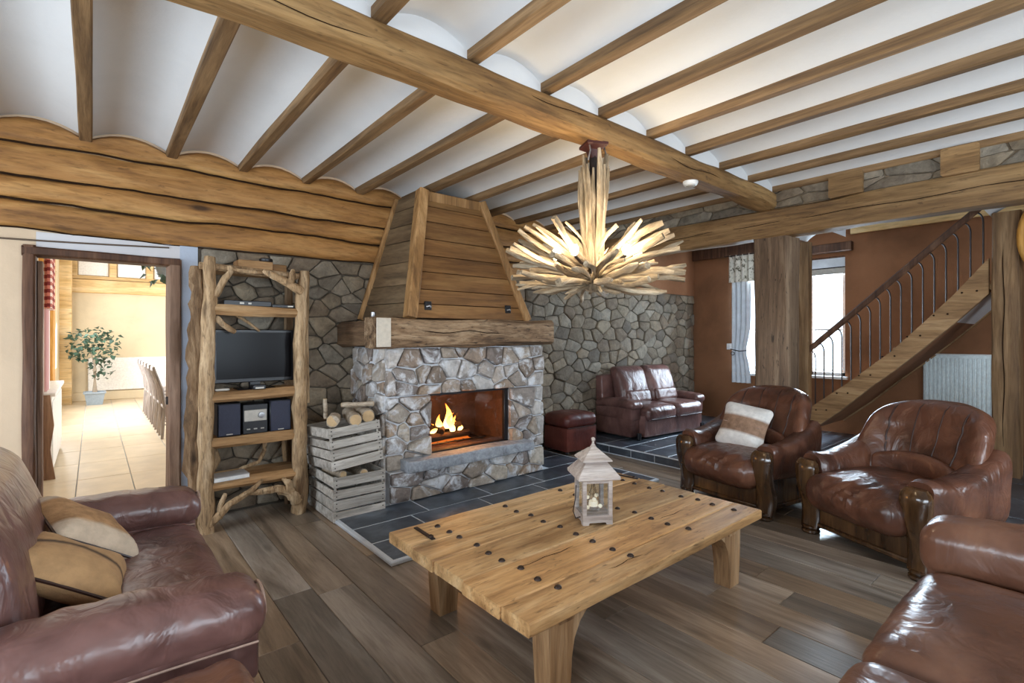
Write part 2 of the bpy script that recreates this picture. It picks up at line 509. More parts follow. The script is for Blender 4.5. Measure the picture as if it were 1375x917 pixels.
def slate():
    t = NT('slate_tile')
    v = t.coords()
    n1 = t.noise(v, 5, 5, .6, .5); n2 = t.noise(v, 24, 4, .6)
    c = t.ramp(n1, [(.3, srgb(46, 51, 60)), (.5, srgb(68, 76, 86)), (.72, srgb(98, 107, 118))])
    c = t.vary(c, .2)
    t.col(c); t.set(Roughness=.30); t.b.inputs['Specular IOR Level'].default_value = .65
    b = t.bump(n1, .3, .012); t.bump(n2, .25, .004, b)
    return t.m
M['slate'] = slate()
M['dtile'] = plain('beige_floor_tile', srgb(204, 186, 158), .35, bscale=4, var=.05)

M['leather'] = leather('brown_leather', srgb(58, 35, 26), srgb(92, 57, 42), srgb(120, 80, 60), .27, .8)
M['leather2'] = leather('plum_brown_leather', srgb(78, 52, 48), srgb(114, 81, 75), srgb(140, 105, 98), .29, .7)
M['leather3'] = leather('tan_leather', srgb(84, 55, 42), srgb(118, 80, 62), srgb(146, 106, 84), .29, .5)
M['redleather'] = leather('dark_red_leather', srgb(64, 26, 22), srgb(92, 42, 34), srgb(116, 60, 48), .36, .4)
M['seam'] = plain('leather_seam', srgb(54, 32, 26), .4)
M['piping'] = plain('pale_piping', srgb(168, 140, 124), .5)
M['black'] = plain('black_plastic', srgb(24, 24, 28), .35, bscale=60)
M['blackgloss'] = plain('black_glass_screen', srgb(14, 12, 14), .22, spec=.12)
M['speaker'] = plain('dark_blue_speaker_cloth', srgb(38, 42, 62), .6, bscale=90, bump=.2)
M['silver'] = plain('silver_plastic', srgb(176, 170, 160), .35, .3)
M['iron'] = plain('wrought_iron', srgb(48, 40, 38), .45, .6)
M['stud'] = plain('iron_stud', srgb(64, 52, 46), .42, .7, bscale=40)
M['steel'] = plain('steel', srgb(160, 160, 162), .3, .8)
M['whiteplastic'] = plain('white_plastic', srgb(230, 230, 228), .4)
M['radiator'] = plain('white_radiator_enamel', srgb(222, 232, 232), .35)
M['winframe'] = plain('white_window_frame', srgb(232, 232, 232), .4)
M['glass'] = glass('window_glass', refl=.05)
M['lampglass'] = glass('lantern_glass', refl=.12)
M['paper'] = plain('printed_paper', srgb(210, 206, 202), .6, bscale=14)
M['red'] = plain('dark_red_enamel', srgb(66, 26, 22), .5)
M['curtain'] = plain('white_curtain', srgb(214, 220, 226), .9, bscale=8)
M['pot'] = plain('blue_grey_pot', srgb(140, 152, 162), .5)
M['leaf'] = plain('ficus_leaf', srgb(58, 84, 68), .45, var=.35, bscale=12)
M['trunk'] = plain('ficus_trunk', srgb(150, 136, 118), .8)
M['cable'] = plain('brown_cable', srgb(90, 74, 60), .7)
M['pale'] = plain('pale_panel', srgb(236, 234, 230), .5)
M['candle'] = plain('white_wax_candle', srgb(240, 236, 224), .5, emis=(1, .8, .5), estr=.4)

def gingham():
    t = NT('red_gingham_cloth')
    v = t.coords(False)
    sx = t.n('ShaderNodeSeparateXYZ', Vector=v)
    def stripe(s):
        a = t.math('FRACT', t.math('MULTIPLY', s, 14.0))
        return t.math('GREATER_THAN', a, .5)
    s = t.math('ADD', stripe(sx.outputs[1]), stripe(sx.outputs[2]))
    c = t.ramp(t.math('MULTIPLY', s, .5), [(0, srgb(238, 226, 214)), (.5, srgb(196, 118, 104)), (1, srgb(120, 36, 38))], 'CONSTANT')
    cr = c.node.color_ramp
    cr.elements[1].position = .25; cr.elements[2].position = .75
    t.col(c); t.set(Roughness=.9)
    return t.m
M['gingham'] = gingham()

def hide_cloth(name, a, b, thr, axis, w):
    """two-tone cushion cover: bands of a and b along a local axis"""
    t = NT(name)
    v = t.coords(False)
    sx = t.n('ShaderNodeSeparateXYZ', Vector=v)
    n_ = t.noise(v, 7, 4, .6)
    s = t.math('ADD', sx.outputs[axis], t.math('MULTIPLY', t.math('SUBTRACT', n_, .5), w))
    k = t.ramp(t.math('ABSOLUTE', s), [(thr - .012 if thr > .02 else 0, (1, 1, 1)), (thr + .012, (0, 0, 0))])
    n2 = t.noise(v, 18, 4, .65)
    aa = t.mix(.8, a, t.ramp(n2, [(.3, (.5, .46, .4)), (.65, (1.15, 1.12, 1.1))]), 'MULTIPLY')
    bb = t.mix(.5, b, t.ramp(n2, [(.3, (.6, .6, .6)), (.65, (1.1, 1.1, 1.1))]), 'MULTIPLY')
    t.col(t.mix(k, bb, aa)); t.set(Roughness=.85)
    t.bump(t.noise(v, 60, 3, .6), .4, .006)
    return t.m
M['cowhide'] = hide_cloth('cowhide_dark_seam', srgb(66, 46, 36), srgb(186, 148, 104), .02, 1, .05)
M['cowhide2'] = hide_cloth('cowhide_pale_edge', srgb(178, 138, 96), srgb(206, 186, 162), .11, 1, .05)
M['bandcloth'] = hide_cloth('white_cushion_brown_band', srgb(150, 120, 98), srgb(226, 222, 216), .075, 2, .0)

def valance_mat():
    t = NT('patterned_valance_cloth')
    v = t.coords(False)
    n_ = t.noise(v, 16, 3, .6, 1.0)
    c = t.ramp(n_, [(.36, srgb(84, 78, 60)), (.44, srgb(206, 200, 184)), (.7, srgb(222, 216, 204))])
    t.col(c); t.set(Roughness=.9)
    return t.m
M['valance'] = valance_mat()

def flame_mat():
    t = NT('flame')
    t.t.nodes.remove(t.b)
    tc = t.n('ShaderNodeTexCoord')
    s = t.n('ShaderNodeSeparateXYZ', Vector=tc.outputs['Generated'])
    n_ = t.noise(tc.outputs['Object'], 12, 3, .6)
    f = t.math('ADD', s.outputs[2], t.math('MULTIPLY', t.math('SUBTRACT', n_, .5), .5))
    c = t.ramp(f, [(0, (1, .72, .30)), (.4, (1, .50, .10)), (1, (1, .22, .02))])
    e = t.n('ShaderNodeEmission', Color=c, Strength=6.5)
    t.l(e.outputs[0], t.out.inputs[0])
    return t.m
M['flame'] = flame_mat()

def emit(name, c, s):
    t = NT(name); t.t.nodes.remove(t.b)
    e = t.n('ShaderNodeEmission', Color=(*c, 1), Strength=s)
    t.l(e.outputs[0], t.out.inputs[0])
    return t.m
M['bulb'] = emit('lit_bulb', (1, .86, .62), 40)
M['ember'] = emit('glowing_ember', (1, .22, .03), .9)

# =================================================================== THE SETTING
WY = 4.70          # wall with the fireplace
XR = 8.06          # terracotta wall
XS = 4.94          # edge of the raised slate floor
PZ = 0.11          # its height
JZ = 2.84          # underside of the joists
X0, Y0 = -2.6, -2.2

def wall_grid(name, axis, a0, a1, u0, u1, v0, v1, holes, mat, label=None, parent=None):
    """wall slab between a0 and a1 along axis, u is the other horizontal axis, v is z; holes=(u0,u1,v0,v1)"""
    us = sorted(set([u0, u1] + [h[0] for h in holes] + [h[1] for h in holes]))
    vs = sorted(set([v0, v1] + [h[2] for h in holes] + [h[3] for h in holes]))
    mb = MB()
    for i in range(len(us) - 1):
        for j in range(len(vs) - 1):
            cu, cv = (us[i] + us[i + 1]) / 2, (vs[j] + vs[j + 1]) / 2
            if any(h[0] < cu < h[1] and h[2] < cv < h[3] for h in holes): continue
            if axis == 'y': mb.box(us[i], us[i + 1], a0, a1, vs[j], vs[j + 1])
            else: mb.box(a0, a1, us[i], us[i + 1], vs[j], vs[j + 1])
    o = mb.build(name, mat, parent, smooth=0)
    if parent is None: tag(o, label, kind='structure')
    return o

DOOR = (-0.35, 0.49, 0.0, 2.04)
wall_left = wall_grid('wall_left', 'y', WY, WY + .30, X0, XR + .2, -.1, 3.2, [DOOR], M['cream_wall'], 'cream plastered wall with the doorway and log courses')
wall_right = wall_grid('wall_right', 'x', XR, XR + .22, Y0, WY, 0, 3.5,
                       [(2.38, 2.86, .90, 2.60), (3.30, 3.92, .88, 2.62)], M['terracotta'], 'terracotta plastered wall behind the staircase')
wall_back = wall_grid('wall_back', 'y', Y0 - .25, Y0, X0, XR, -.1, 3.5, [(0.0, 2.4, .7, 2.2), (3.2, 4.6, .7, 2.2)], M['cream_wall'], 'cream plastered wall with two wide windows')
wall_side = wall_grid('wall_side', 'x', X0 - .25, X0, Y0 - .25, WY + .3, -.1, 3.2, [(-1.0, 1.4, .7, 2.2), (2.5, 4.1, .7, 2.2)], M['cream_wall'], 'cream plastered wall with two windows, one of them added for light')

# ---- windows
def window_x(name, x, y0, y1, z0, z1, bars_y=(), bars_z=(), inward=-1):
    t = .05
    mb = MB()
    mb.box(x, x + .06, y0, y0 + t, z0, z1).box(x, x + .06, y1 - t, y1, z0, z1)
    mb.box(x, x + .06, y0, y1, z0, z0 + t).box(x, x + .06, y0, y1, z1 - t, z1)
    w = mb.build(name, M['winframe'], None, smooth=0); tag(w, kind='structure')
    for b in bars_z: MB().box(x + .012, x + .045, y0 + t, y1 - t, b - .012, b + .012).build('glazing_bar', M['winframe'], w, smooth=0)
    for b in bars_y: MB().box(x + .012, x + .045, b - .015, b + .015, z0 + t, z1 - t).build('glazing_bar', M['winframe'], w, smooth=0)
    MB().box(x + .026, x + .032, y0 + t, y1 - t, z0 + t, z1 - t).build('pane', M['glass'], w, smooth=0)
    return w

def window_y(name, y, x0, x1, z0, z1, bars_x=(), bars_z=()):
    t = .06
    mb = MB()
    mb.box(x0, x0 + t, y, y + .06, z0, z1).box(x1 - t, x1, y, y + .06, z0, z1)
    mb.box(x0, x1, y, y + .06, z0, z0 + t).box(x0, x1, y, y + .06, z1 - t, z1)
    w = mb.build(name, M['winframe'], None, smooth=0); tag(w, kind='structure')
    for b in bars_x: MB().box(b - .02, b + .02, y + .01, y + .05, z0 + t, z1 - t).build('glazing_bar', M['winframe'], w, smooth=0)
    MB().box(x0 + t, x1 - t, y + .026, y + .032, z0 + t, z1 - t).build('pane', M['glass'], w, smooth=0)
    return w

w2 = window_x('window_1', XR + .07, 2.38, 2.86, .90, 2.60, bars_z=(1.56,))
tag(w2, 'narrow white window beside the foot of the staircase')
w1 = window_x('window_2', XR + .07, 3.30, 3.92, .88, 2.62, bars_z=(1.56,))
tag(w1, 'narrow white window behind the curtain and the wide post')
tag(window_y('window_3', Y0 - .14, 0.0, 2.4, .7, 2.2, bars_x=(.8, 1.6)), 'wide three-light window in the back wall')
tag(window_y('window_4', Y0 - .14, 3.2, 4.6, .7, 2.2, bars_x=(3.9,)), 'two-light window in the back wall')
tag(window_x('window_5', X0 - .14, -1.0, 1.4, .7, 2.2, bars_y=(-.2, .6)), 'wide three-light window in the side wall')
tag(window_x('window_8_added', X0 - .14, 2.5, 4.1, .7, 2.2, bars_y=(3.3,)), 'unseen two-light window added in the side wall to brighten the left bay')  # out of view, added to give the left bay more daylight
MB().box(XR - .05, XR + .07, 2.34, 2.90, .86, .90, .006).build('window_sill', M['winframe'], w2)
MB().box(XR - .05, XR + .07, 3.26, 3.96, .84, .88, .006).build('window_sill', M['winframe'], w1)
# roller blind of the window by the stairs
bl = empty('roller_blind', 'pale grey roller blind drawn a little down in the stair window', 'blind', (XR + .03, 2.62, 2.40))
MB().box(-.012, .012, -.235, .235, .05, .19).build('blind_cloth', M['curtain'], bl)
MB().box(-.016, .016, -.235, .235, .035, .05, .004).build('bottom_bar', M['iron'], bl)
MB().box(-.010, .010, -.235, .235, -.05, .035).build('blind_cloth', M['silver'], bl)
MB().tube([(0, -.24, .195), (0, .24, .195)], .022, 10).build('roller', M['darkwood'], bl)

# outside ground seen through the windows
g = MB().box(-25, 30, -25, 30, -.6, -.25).build('ground', plaster('pale_gravel', srgb(200, 198, 190), .1, .5, 8), None, smooth=0)
tag(g, 'pale gravel ground outside the windows', kind='structure')

# ---- floors
random.seed(5)
floor = MB().box(X0, XS + .3, Y0, WY, -.12, -.014).build('floor', M['tilewhite'], None, smooth=0)
tag(floor, 'grey brown oak plank floor of the living room', kind='structure')
PW = .21
x = X0
row = 0
while x < XS - .01:
    x1 = min(x + PW, XS)
    y = -1.35 - random.uniform(0, 1.4)
    first = True
    while y < WY - .02:
        L = random.uniform(1.5, 2.6)
        y1 = min(y + L, WY)
        if WY - y1 < .4: y1 = WY
        ya = max(y, -1.6)
        if x1 > -1.7 and y1 > -1.5:
            MB().box(x + .0012, x1 - .0012, ya + .001, y1 - .001, -.014, 0.0 - random.uniform(0, .0012), .0025).build('plank', M['floor'], floor, smooth=0, origin=((x + x1) / 2, (ya + y1) / 2, -.007))
        y = y1
    x = x1; row += 1

raised = MB().box(XS + .004, XR, Y0, WY, 0, PZ - .0025).build('floor_raised', M['grout'], None, smooth=0)
tag(raised, 'raised slate floor of the stair nook with a tiled step', kind='structure')
def tile_run(parent, x0, x1, y0, y1, z0, z1, tx, ty, mat, gap=.006, ch=.003, off=.5, seed=1, jit=.0015, name='tile', clip=None):
    rs = random.Random(seed)
    yy = y0; r_ = 0
    while yy < y1 - .02:
        yb = min(yy + ty, y1)
        xx = x0 - (tx * off if r_ % 2 else 0)
        while xx < x1 - .02:
            xa, xb = max(xx, x0), min(xx + tx, x1)
            if xb - xa > .04 and (clip is None or clip((xa + xb) / 2, (yy + yb) / 2)):
                dz = rs.uniform(-jit, jit)
                MB().box(xa + gap / 2, xb - gap / 2, yy + gap / 2, yb - gap / 2, z0, z1 + dz, ch).build(name, mat, parent, smooth=0, origin=((xa + xb) / 2, (yy + yb) / 2, z0))
            xx += tx
        yy = yb; r_ += 1
tile_run(raised, XS, XR, -.6, WY, PZ - .014, PZ, .62, .315, M['slate'], .010, seed=3)
yy = -.6
while yy < WY - .05:
    yb = min(yy + .33, WY)
    MB().box(XS - .002, XS + .014, yy + .004, yb - .004, .012, PZ - .018, .003).build('riser_tile', M['slate'], raised, smooth=0, origin=(XS, (yy + yb) / 2, .05))
    yy = yb

# hearth of slate tiles in front of the fireplace
hearth = MB().box(1.44, 4.37, 2.91, WY, 0.0, .0275, .006).build('floor_hearth', M['grout'], None, smooth=0)
tag(hearth, 'low hearth of dark slate tiles with pale grout edge', kind='structure')
tile_run(hearth, 1.465, 4.35, 2.935, 3.92, .016, .030, .655, .328, M['slate'], .012, seed=8, off=.26)
tile_run(hearth, 3.80, 4.35, 3.92, 4.66, .016, .030, .56, .36, M['slate'], .012, seed=9, off=0)

# ---- ceiling
JX = [-.04 + .505 * k for k in range(-5, 11)]
ceiling = MB().box(X0, 5.25, Y0, WY, 3.06, 3.14).build('ceiling', M['white'], None, smooth=0)
tag(ceiling, 'white plaster ceiling of shallow vaults between oak joists', kind='structure')
for k in range(len(JX) - 1):
    a, b = JX[k], JX[k + 1]
    n = 14
    prof = []
    for i in range(n + 1):
        t = i / n
        prof.append((a + (b - a) * t, 2.872 + .085 * 4 * t * (1 - t)))
    poly = prof + [(b, 3.06), (a, 3.06)]
    MB().prism(poly, 'y', Y0, WY).build('vault', M['white'], ceiling, smooth=60)
rj = random.Random(3)
for k, xj in enumerate(JX):
    if xj > 5.02: continue
    MB().beam((xj + rj.uniform(-.008, .008), Y0, JZ + .045), (xj + rj.uniform(-.008, .008), WY, JZ + .045), .074, .09, 40, .0035, k + 3, .008, freq=1.1).build('joist', M['joist'], ceiling)
# plaster above the main beam closes the vaults
MB().box(X0, 5.0, 2.075, 2.195, 2.80, 3.05).build('plaster_infill', M['white'], ceiling, smooth=0)
main_beam = MB().beam((X0, 2.135, 2.762), (5.08, 2.135, 2.762), .185, .158, 70, .011, 21, .024).build('ceiling_beam', M['beam'], None)
tag(main_beam, 'long hewn oak main beam that carries the joists and the chandelier', 'beam', kind='structure')
rc = random.Random(11)
for k in range(3):
    xa = [.2, 1.6, 3.2][k]; zz = [2.73, 2.78, 2.74][k]
    MB().tube([(xa + .09 * i, 2.0345 + .004 * math.sin(i), zz + .012 * math.sin(i * .9 + k)) for i in range(9)], [.0005] + [.0022] * 7 + [.0005], 5).build('crack', M['crack'], main_beam)

# ---- log courses above the door wall
LB = [2.175, 2.375, 2.535, 2.765, 2.90]
def lb(k, x):
    if k == 4:
        u = (x - JX[0]) / .505
        return 2.862 + .082 * 4 * (u % 1) * (1 - u % 1) + .01 * nz((x * 3, 0, 0), 1, 3)
    return LB[k] + .030 * nz((x * .8, k * 3.1, 0), 1, 4) + .016 * nz((x * 2.7, k * 1.7, 2), 1, 6) + .006 * nz((x * 9, k * 1.7, 2), 1, 8)
for k in range(4):
    n = 110; mcol = 6
    vs = []; fs = []
    for i in range(n + 1):
        xx = X0 + (5.0 - X0) * i / n
        z0, z1 = lb(k, xx), lb(k + 1, xx)
        g_ = .006
        for j in range(mcol + 1):
            t = j / mcol
            prof = (1 - abs(2 * t - 1) ** 9)
            vs.append((xx, WY - .004 - .026 * prof - .010 * nz((xx * 2, t * 2, k), 1, 9), z0 + g_ + (z1 - z0 - 2 * g_ * (k < 3 or 1)) * t))
        vs.append((xx, WY + .01, z1 - g_)); vs.append((xx, WY + .01, z0 + g_))
    m_ = mcol + 3
    for i in range(n):
        for j in range(m_):
            j2 = (j + 1) % m_
            fs.append((i * m_ + j, i * m_ + j2, (i + 1) * m_ + j2, (i + 1) * m_ + j))
    fs.append(tuple(range(m_))); fs.append(tuple(reversed(range(n * m_, n * m_ + m_))))
    MB().add(vs, fs).build('log', M['log'], wall_left, smooth=50)
# dark joints between the logs
for k in range(1, 4):
    MB().tube([(X0 + (5.0 - X0) * i / 110, WY - .008, lb(k, X0 + (5.0 - X0) * i / 110)) for i in range(111)], .008, 5).build('log_joint', M['crack'], wall_left)
MB().tube([(X0 + (5.0 - X0) * i / 110, WY - .008, lb(0, X0 + (5.0 - X0) * i / 110)) for i in range(111)], .006, 5).build('log_joint', M['crack'], wall_left)

# pale band of plaster over the door
MB().box(-.30, .56, WY - .012, WY + .005, 2.055, 2.17).build('plaster_band', M['pale_wall'], wall_left, smooth=0)
MB().box(.52, .64, WY - .014, WY + .005, 0.0, 2.17).build('plaster_band', plaster('pale_blue_reveal', srgb(178, 188, 204), .05), wall_left, smooth=0)
cab = MB().tube([(X0 + .3 + (2.75) * i / 24, WY - .018, 2.165 - .055 * math.sin(PI * i / 24) ** 1.0 - .02 * i / 24) for i in range(25)], .006, 6).build('wall_cable', M['cable'], None)
tag(cab, 'thin brown cable sagging along the wall above the doorway', 'cable')

# ---- door frame
door = empty('door_1', 'open doorway with a dark brown wooden frame', None, (0, 0, 0), kind='structure')
MB().beam((-.335, WY + .05, 0), (-.335, WY + .05, 2.075), .065, .18, 14, .004, 31, .012, up=(0, 1, 0)).build('jamb', M['darkwood'], door)
MB().beam((.485, WY + .06, 0), (.485, WY + .06, 2.055), .085, .20, 14, .004, 33, .012, up=(0, 1, 0)).build('jamb', M['jamb'], door)
MB().beam((-.37, WY + .04, 2.035), (.52, WY + .04, 2.035), .16, .065, 10, .004, 35, .012).build('door_head', M['darkwood'], door)
MB().beam((-.288, WY + .11, 0), (-.288, WY + .11, 1.98), .03, .10, 12, .003, 36, .008, up=(0, 1, 0)).build('stop_strip', M['jamb'], door)
MB().box(.430, .445, WY - .02, WY + .02, .93, .99, .004).build('latch', M['iron'], door)

# ---- stones: rubble cells
def clip_poly(poly, p, nx, ny):
    out = []
    for i in range(len(poly)):
        a, b = poly[i], poly[(i + 1) % len(poly)]
        da = (a[0] - p[0]) * nx + (a[1] - p[1]) * ny
        db = (b[0] - p[0]) * nx + (b[1] - p[1]) * ny
        if da <= 0: out.append(a)
        if (da < 0 and db > 0) or (da > 0 and db < 0):
            t = da / (da - db)
            out.append((a[0] + (b[0] - a[0]) * t, a[1] + (b[1] - a[1]) * t))
    return out

def cells(u0, u1, v0, v1, su, sv, seed, jit=.38):
    rs = random.Random(seed)
    nv = max(1, round((v1 - v0) / sv)); pts = []
    for r_ in range(nv):
        nu = max(1, round((u1 - u0) / su * rs.uniform(.8, 1.2)))
        for c in range(nu):
            pts.append((u0 + (u1 - u0) * (c + .5 + (.25 if r_ % 2 else -.25) + rs.uniform(-jit, jit)) / nu,
                        v0 + (v1 - v0) * (r_ + .5 + rs.uniform(-jit, jit)) / nv))
    res = []
    k = sv / su
    for i, p in enumerate(pts):
        poly = [(u0, v0), (u1, v0), (u1, v1), (u0, v1)]
        near = sorted(range(len(pts)), key=lambda j: ((pts[j][0] - p[0]) * k) ** 2 + (pts[j][1] - p[1]) ** 2)[1:22]
        for j in near:
            q = pts[j]
            m_ = ((p[0] + q[0]) / 2, (p[1] + q[1]) / 2)
            poly = clip_poly(poly, m_, (q[0] - p[0]) * k * k, (q[1] - p[1]))
            if len(poly) < 3: break
        if len(poly) >= 3: res.append(poly)
    return res

def stones(parent, mat, O, U, V, N, u0, u1, v0, v1, su, sv, seed, depth=.035, gap=.012, rough=.5, skip=None, jit=.44):
    O, U, V, N = Vector(O), Vector(U), Vector(V), Vector(N)
    rs = random.Random(seed + 99)
    cnt = 0
    for poly in cells(u0, u1, v0, v1, su, sv, seed, jit):
        cx = sum(p[0] for p in poly) / len(poly); cy = sum(p[1] for p in poly) / len(poly)
        if skip and skip(cx, cy): continue
        # cut the corners, uneven outline
        ring = []
        for i in range(len(poly)):
            a, b = poly[i], poly[(i + 1) % len(poly)]
            L = math.hypot(b[0] - a[0], b[1] - a[1])
            if L < .006: continue
            c = min(.25, .011 / L) if L > .03 else .4
            ring.append((a[0] + (b[0] - a[0]) * c, a[1] + (b[1] - a[1]) * c))
            ring.append((a[0] + (b[0] - a[0]) * (1 - c), a[1] + (b[1] - a[1]) * (1 - c)))
        if len(ring) < 4: continue
        def shrink(d, f=1.0, jj=0.0):
            out = []
            for (q, r_) in ring:
                dx, dy = q - cx, r_ - cy
                L = math.hypot(dx, dy) or 1
                k = max(.15, (L - d) / L) * f
                j_ = rs.uniform(-jj, jj)
                out.append((cx + dx * k + j_, cy + dy * k + rs.uniform(-jj, jj)))
            return out
        h = depth * rs.uniform(.6, 1.45)
        tu, tv = rs.uniform(-.25, .25) * rough, rs.uniform(-.25, .25) * rough
        w_ = max(abs(p[0] - cx) for p in ring) + .02
        def P(q, r_, hh):
            hh2 = hh * (1 + tu * (q - cx) / w_ + tv * (r_ - cy) / w_)
            return O + U * q + V * r_ + N * hh2
        r0 = [P(q, r_, -.004) for (q, r_) in shrink(gap / 2, 1, .002)]
        r1 = [P(q, r_, h * rs.uniform(.6, .8)) for (q, r_) in shrink(gap / 2 + .001, .992, .003)]
        r2 = [P(q, r_, h * rs.uniform(.92, 1.08)) for (q, r_) in shrink(gap / 2 + .010, .93, .006)]
        n = len(r0)
        vs = r0 + r1 + r2 + [P(cx + rs.uniform(-.01, .01), cy + rs.uniform(-.01, .01), h * rs.uniform(1.0, 1.15))]
        fs = []
        for a in (0, 1):
            for i in range(n):
                j = (i + 1) % n
                fs.append((a * n + i, a * n + j, (a + 1) * n + j, (a + 1) * n + i))
        for i in range(n): fs.append((2 * n + i, 2 * n + (i + 1) % n, 3 * n))
        o = MB().add(vs, fs).build('stone', mat, parent, smooth=32, origin=tuple(P(cx, cy, 0)))
        cnt += 1
    return cnt

wall_stone = MB().box(.64, 2.30, WY - .010, WY, 0, 2.18).build('wall_stone_shelf', M['mortar'], None, smooth=0)
tag(wall_stone, 'rubble stone wall behind the branch shelf and the crates', kind='structure')
stones(wall_stone, M['wallstone'], (0, WY - .010, 0), (1, 0, 0), (0, 0, 1), (0, -1, 0), .66, 2.28, .02, 2.165, .20, .13, 41, .026, .011, skip=lambda u, v: u > 1.98 and v < 1.33)
wall_nook = MB().box(3.30, XR, WY - .010, WY, 0, 2.18).build('wall_stone_nook', M['mortar'], None, smooth=0)
tag(wall_nook, 'rubble stone wall behind the small sofa', kind='structure')
def hidden(u, v):
    return False
stones(wall_nook, M['wallstone'], (0, WY - .010, 0), (1, 0, 0), (0, 0, 1), (0, -1, 0), 3.32, XR - .02, .12, 2.165, .225, .150, 43, .030, .010, skip=lambda u, v: u < 3.72 and v < 1.33)
MB().box(5.0, XR, WY - .03, WY + .01, 2.17, 3.0).build('upper_plaster', M['terracotta'], wall_nook, smooth=0)

# ---- header beam, infill and posts along the edge of the raised floor
header = MB().beam((5.05, Y0, 2.542), (5.05, WY, 2.542), .16, .268, 50, .012, 51, .016).build('header_beam', M['beam_y'], None)
tag(header, 'heavy oak header beam spanning the opening to the stair nook', 'beam', kind='structure')
MB().tube([(4.968 + .003 * math.sin(i * 1.3), Y0 + .3 + i * .125, 2.545 + .018 * nz((i * .3, 0, 0), 1, 5) - .0 * i) for i in range(52)], [.001] + [.0035] * 50 + [.001], 5).build('crack', M['crack'], header)
infill = MB().box(5.02, 5.24, Y0, WY, 2.676, 3.06).build('wall_infill', M['infill'], None, smooth=0)
tag(infill, 'rough rubble infill between header beam and ceiling', kind='structure')
stones(infill, M['wallstone'], (5.02, 0, 0), (0, 1, 0), (0, 0, 1), (-1, 0, 0), -.6, 4.68, 2.685, 2.86, .30, .085, 47, .02, .01)
for (ya, yb, zt) in ((1.335, 1.59, 2.868), (.61, .83, 2.875)):
    MB().beam((5.12, (ya + yb) / 2, (2.672 + zt) / 2), (4.955, (ya + yb) / 2, (2.672 + zt) / 2), yb - ya, zt - 2.672, 3, .006, ya * 10, .012).build('beam_end', M['beam_y'], infill)

wide_post = MB().beam((5.125, 2.095, PZ), (5.125, 2.095, 2.41), .27, .325, 24, .010, 61, .02, up=(0, 1, 0)).build('wide_post', M['post'], None)
tag(wide_post, 'broad weathered oak post under the main beam', 'post', kind='structure')
newel = MB().beam((6.80, 2.44, PZ), (6.80, 2.44, 2.63), .12, .11, 16, .005, 63, .008, up=(0, 1, 0)).build('newel_post', M['newel'], None)
tag(newel, 'slim oak newel post at the foot of the stairs', 'post', kind='structure')
right_post = MB().beam((6.84, .645, PZ), (6.84, .645, 2.66), .24, .20, 20, .006, 65, .012, up=(0, 1, 0)).build('stair_post', M['newel'], None)
tag(right_post, 'square oak post at the top end of the stair stringer', 'post', kind='structure')
MB().tube([(6.716, .66 + .006 * math.sin(i * .8), .4 + i * .1) for i in range(20)], [.001] + [.004] * 18 + [.001], 5).build('crack', M['crack'], right_post)

# ---- nook ceiling
nook = MB().box(5.24, XR, 2.50, WY, 2.99, 3.06).box(5.24, 6.86, Y0, 2.50, 2.90, 3.06).box(6.86, XR, Y0, 2.50, 3.42, 3.5).box(6.86, XR, 2.46, 2.50, 3.0, 3.5).box(6.82, 6.90, Y0, 2.5, 3.06, 3.5).build('ceiling_nook', M['white'], None, smooth=0)
tag(nook, 'white ceiling over the stair nook with small vaults at the stairwell edge', kind='structure')
for k in range(6):
    a = 2.44 - .42 * k; b = a - .42
    n = 12
    zs_ = 2.645 if k in (0, 4, 5) else 2.79
    prof = [(a + (b - a) * i / n, zs_ + .105 * math.sin(PI * i / n) ** .8) for i in range(n + 1)]
    MB().prism(prof + [(b, 2.92), (a, 2.92)], 'x', 5.24, 6.86).build('vault', M['white'], nook, smooth=60)
MB().beam((XR - .03, Y0, 2.96), (XR - .03, 2.3, 2.96), .06, .17, 10, .003, 71, .008).build('trim_1', M['cream'], None)
tag(bpy.data.objects['trim_1'], 'pale cream timber running along the top of the terracotta wall', kind='structure')
MB().beam((XR - .04, 2.9, 2.86), (XR - .04, WY - .04, 2.86), .08, .17, 10, .005, 73, .01).build('trim_2', M['darkwood'], None)
tag(bpy.data.objects['trim_2'], 'dark brown timber above the curtained window', kind='structure')
tr = MB().beam((XR - .05, 2.28, 2.71), (XR - .05, 2.94, 2.71), .10, .12, 6, .006, 75, .01).build('trim_3', M['darkwood'], None)
tag(tr, 'dark wooden lintel over the stair window', kind='structure')

# ---- staircase
stairs = empty('staircase', 'oak staircase with iron balusters rising along the terracotta wall', 'staircase', (6.80, 2.38, PZ))
sx0, sx1 = -.04, .04
top = [(2.38, .58), (1.97, .92), (1.56, 1.29), (1.30, 1.58), (1.03, 1.89), (.77, 2.23)]
bot = [(2.38, .29), (2.06, .57), (1.74, .89), (1.51, 1.10), (1.28, 1.33), (1.03, 1.59), (.77, 1.88)]
poly = [(y - 2.38, z - PZ) for (y, z) in top] + [(y - 2.38, z - PZ) for (y, z) in reversed(bot)]
MB().prism(poly, 'x', sx0, sx1).build('stringer', M['stringer'], stairs, smooth=25)
prof_wall = poly
MB().prism(poly, 'x', 1.18, 1.22).build('stringer', M['stringer'], stairs, smooth=25)
for k in range(10):
    yk = 2.32 - .165 * k
    ys, zs = yk - 2.38, .435 + (2.38 - yk) * 1.0 - PZ - .02
    if yk < .85: break
    MB().box(.04, 1.18, ys - .11, ys + .06, zs, zs + .035, .006).build('tread', M['stringer'], stairs)
sof = [(y - 2.38, z - PZ + .02) for (y, z) in bot]
MB().prism(sof + [(q, r_ + .03) for (q, r_) in reversed(sof)], 'x', .045, 1.175).build('soffit', M['terracotta'], stairs, smooth=25)
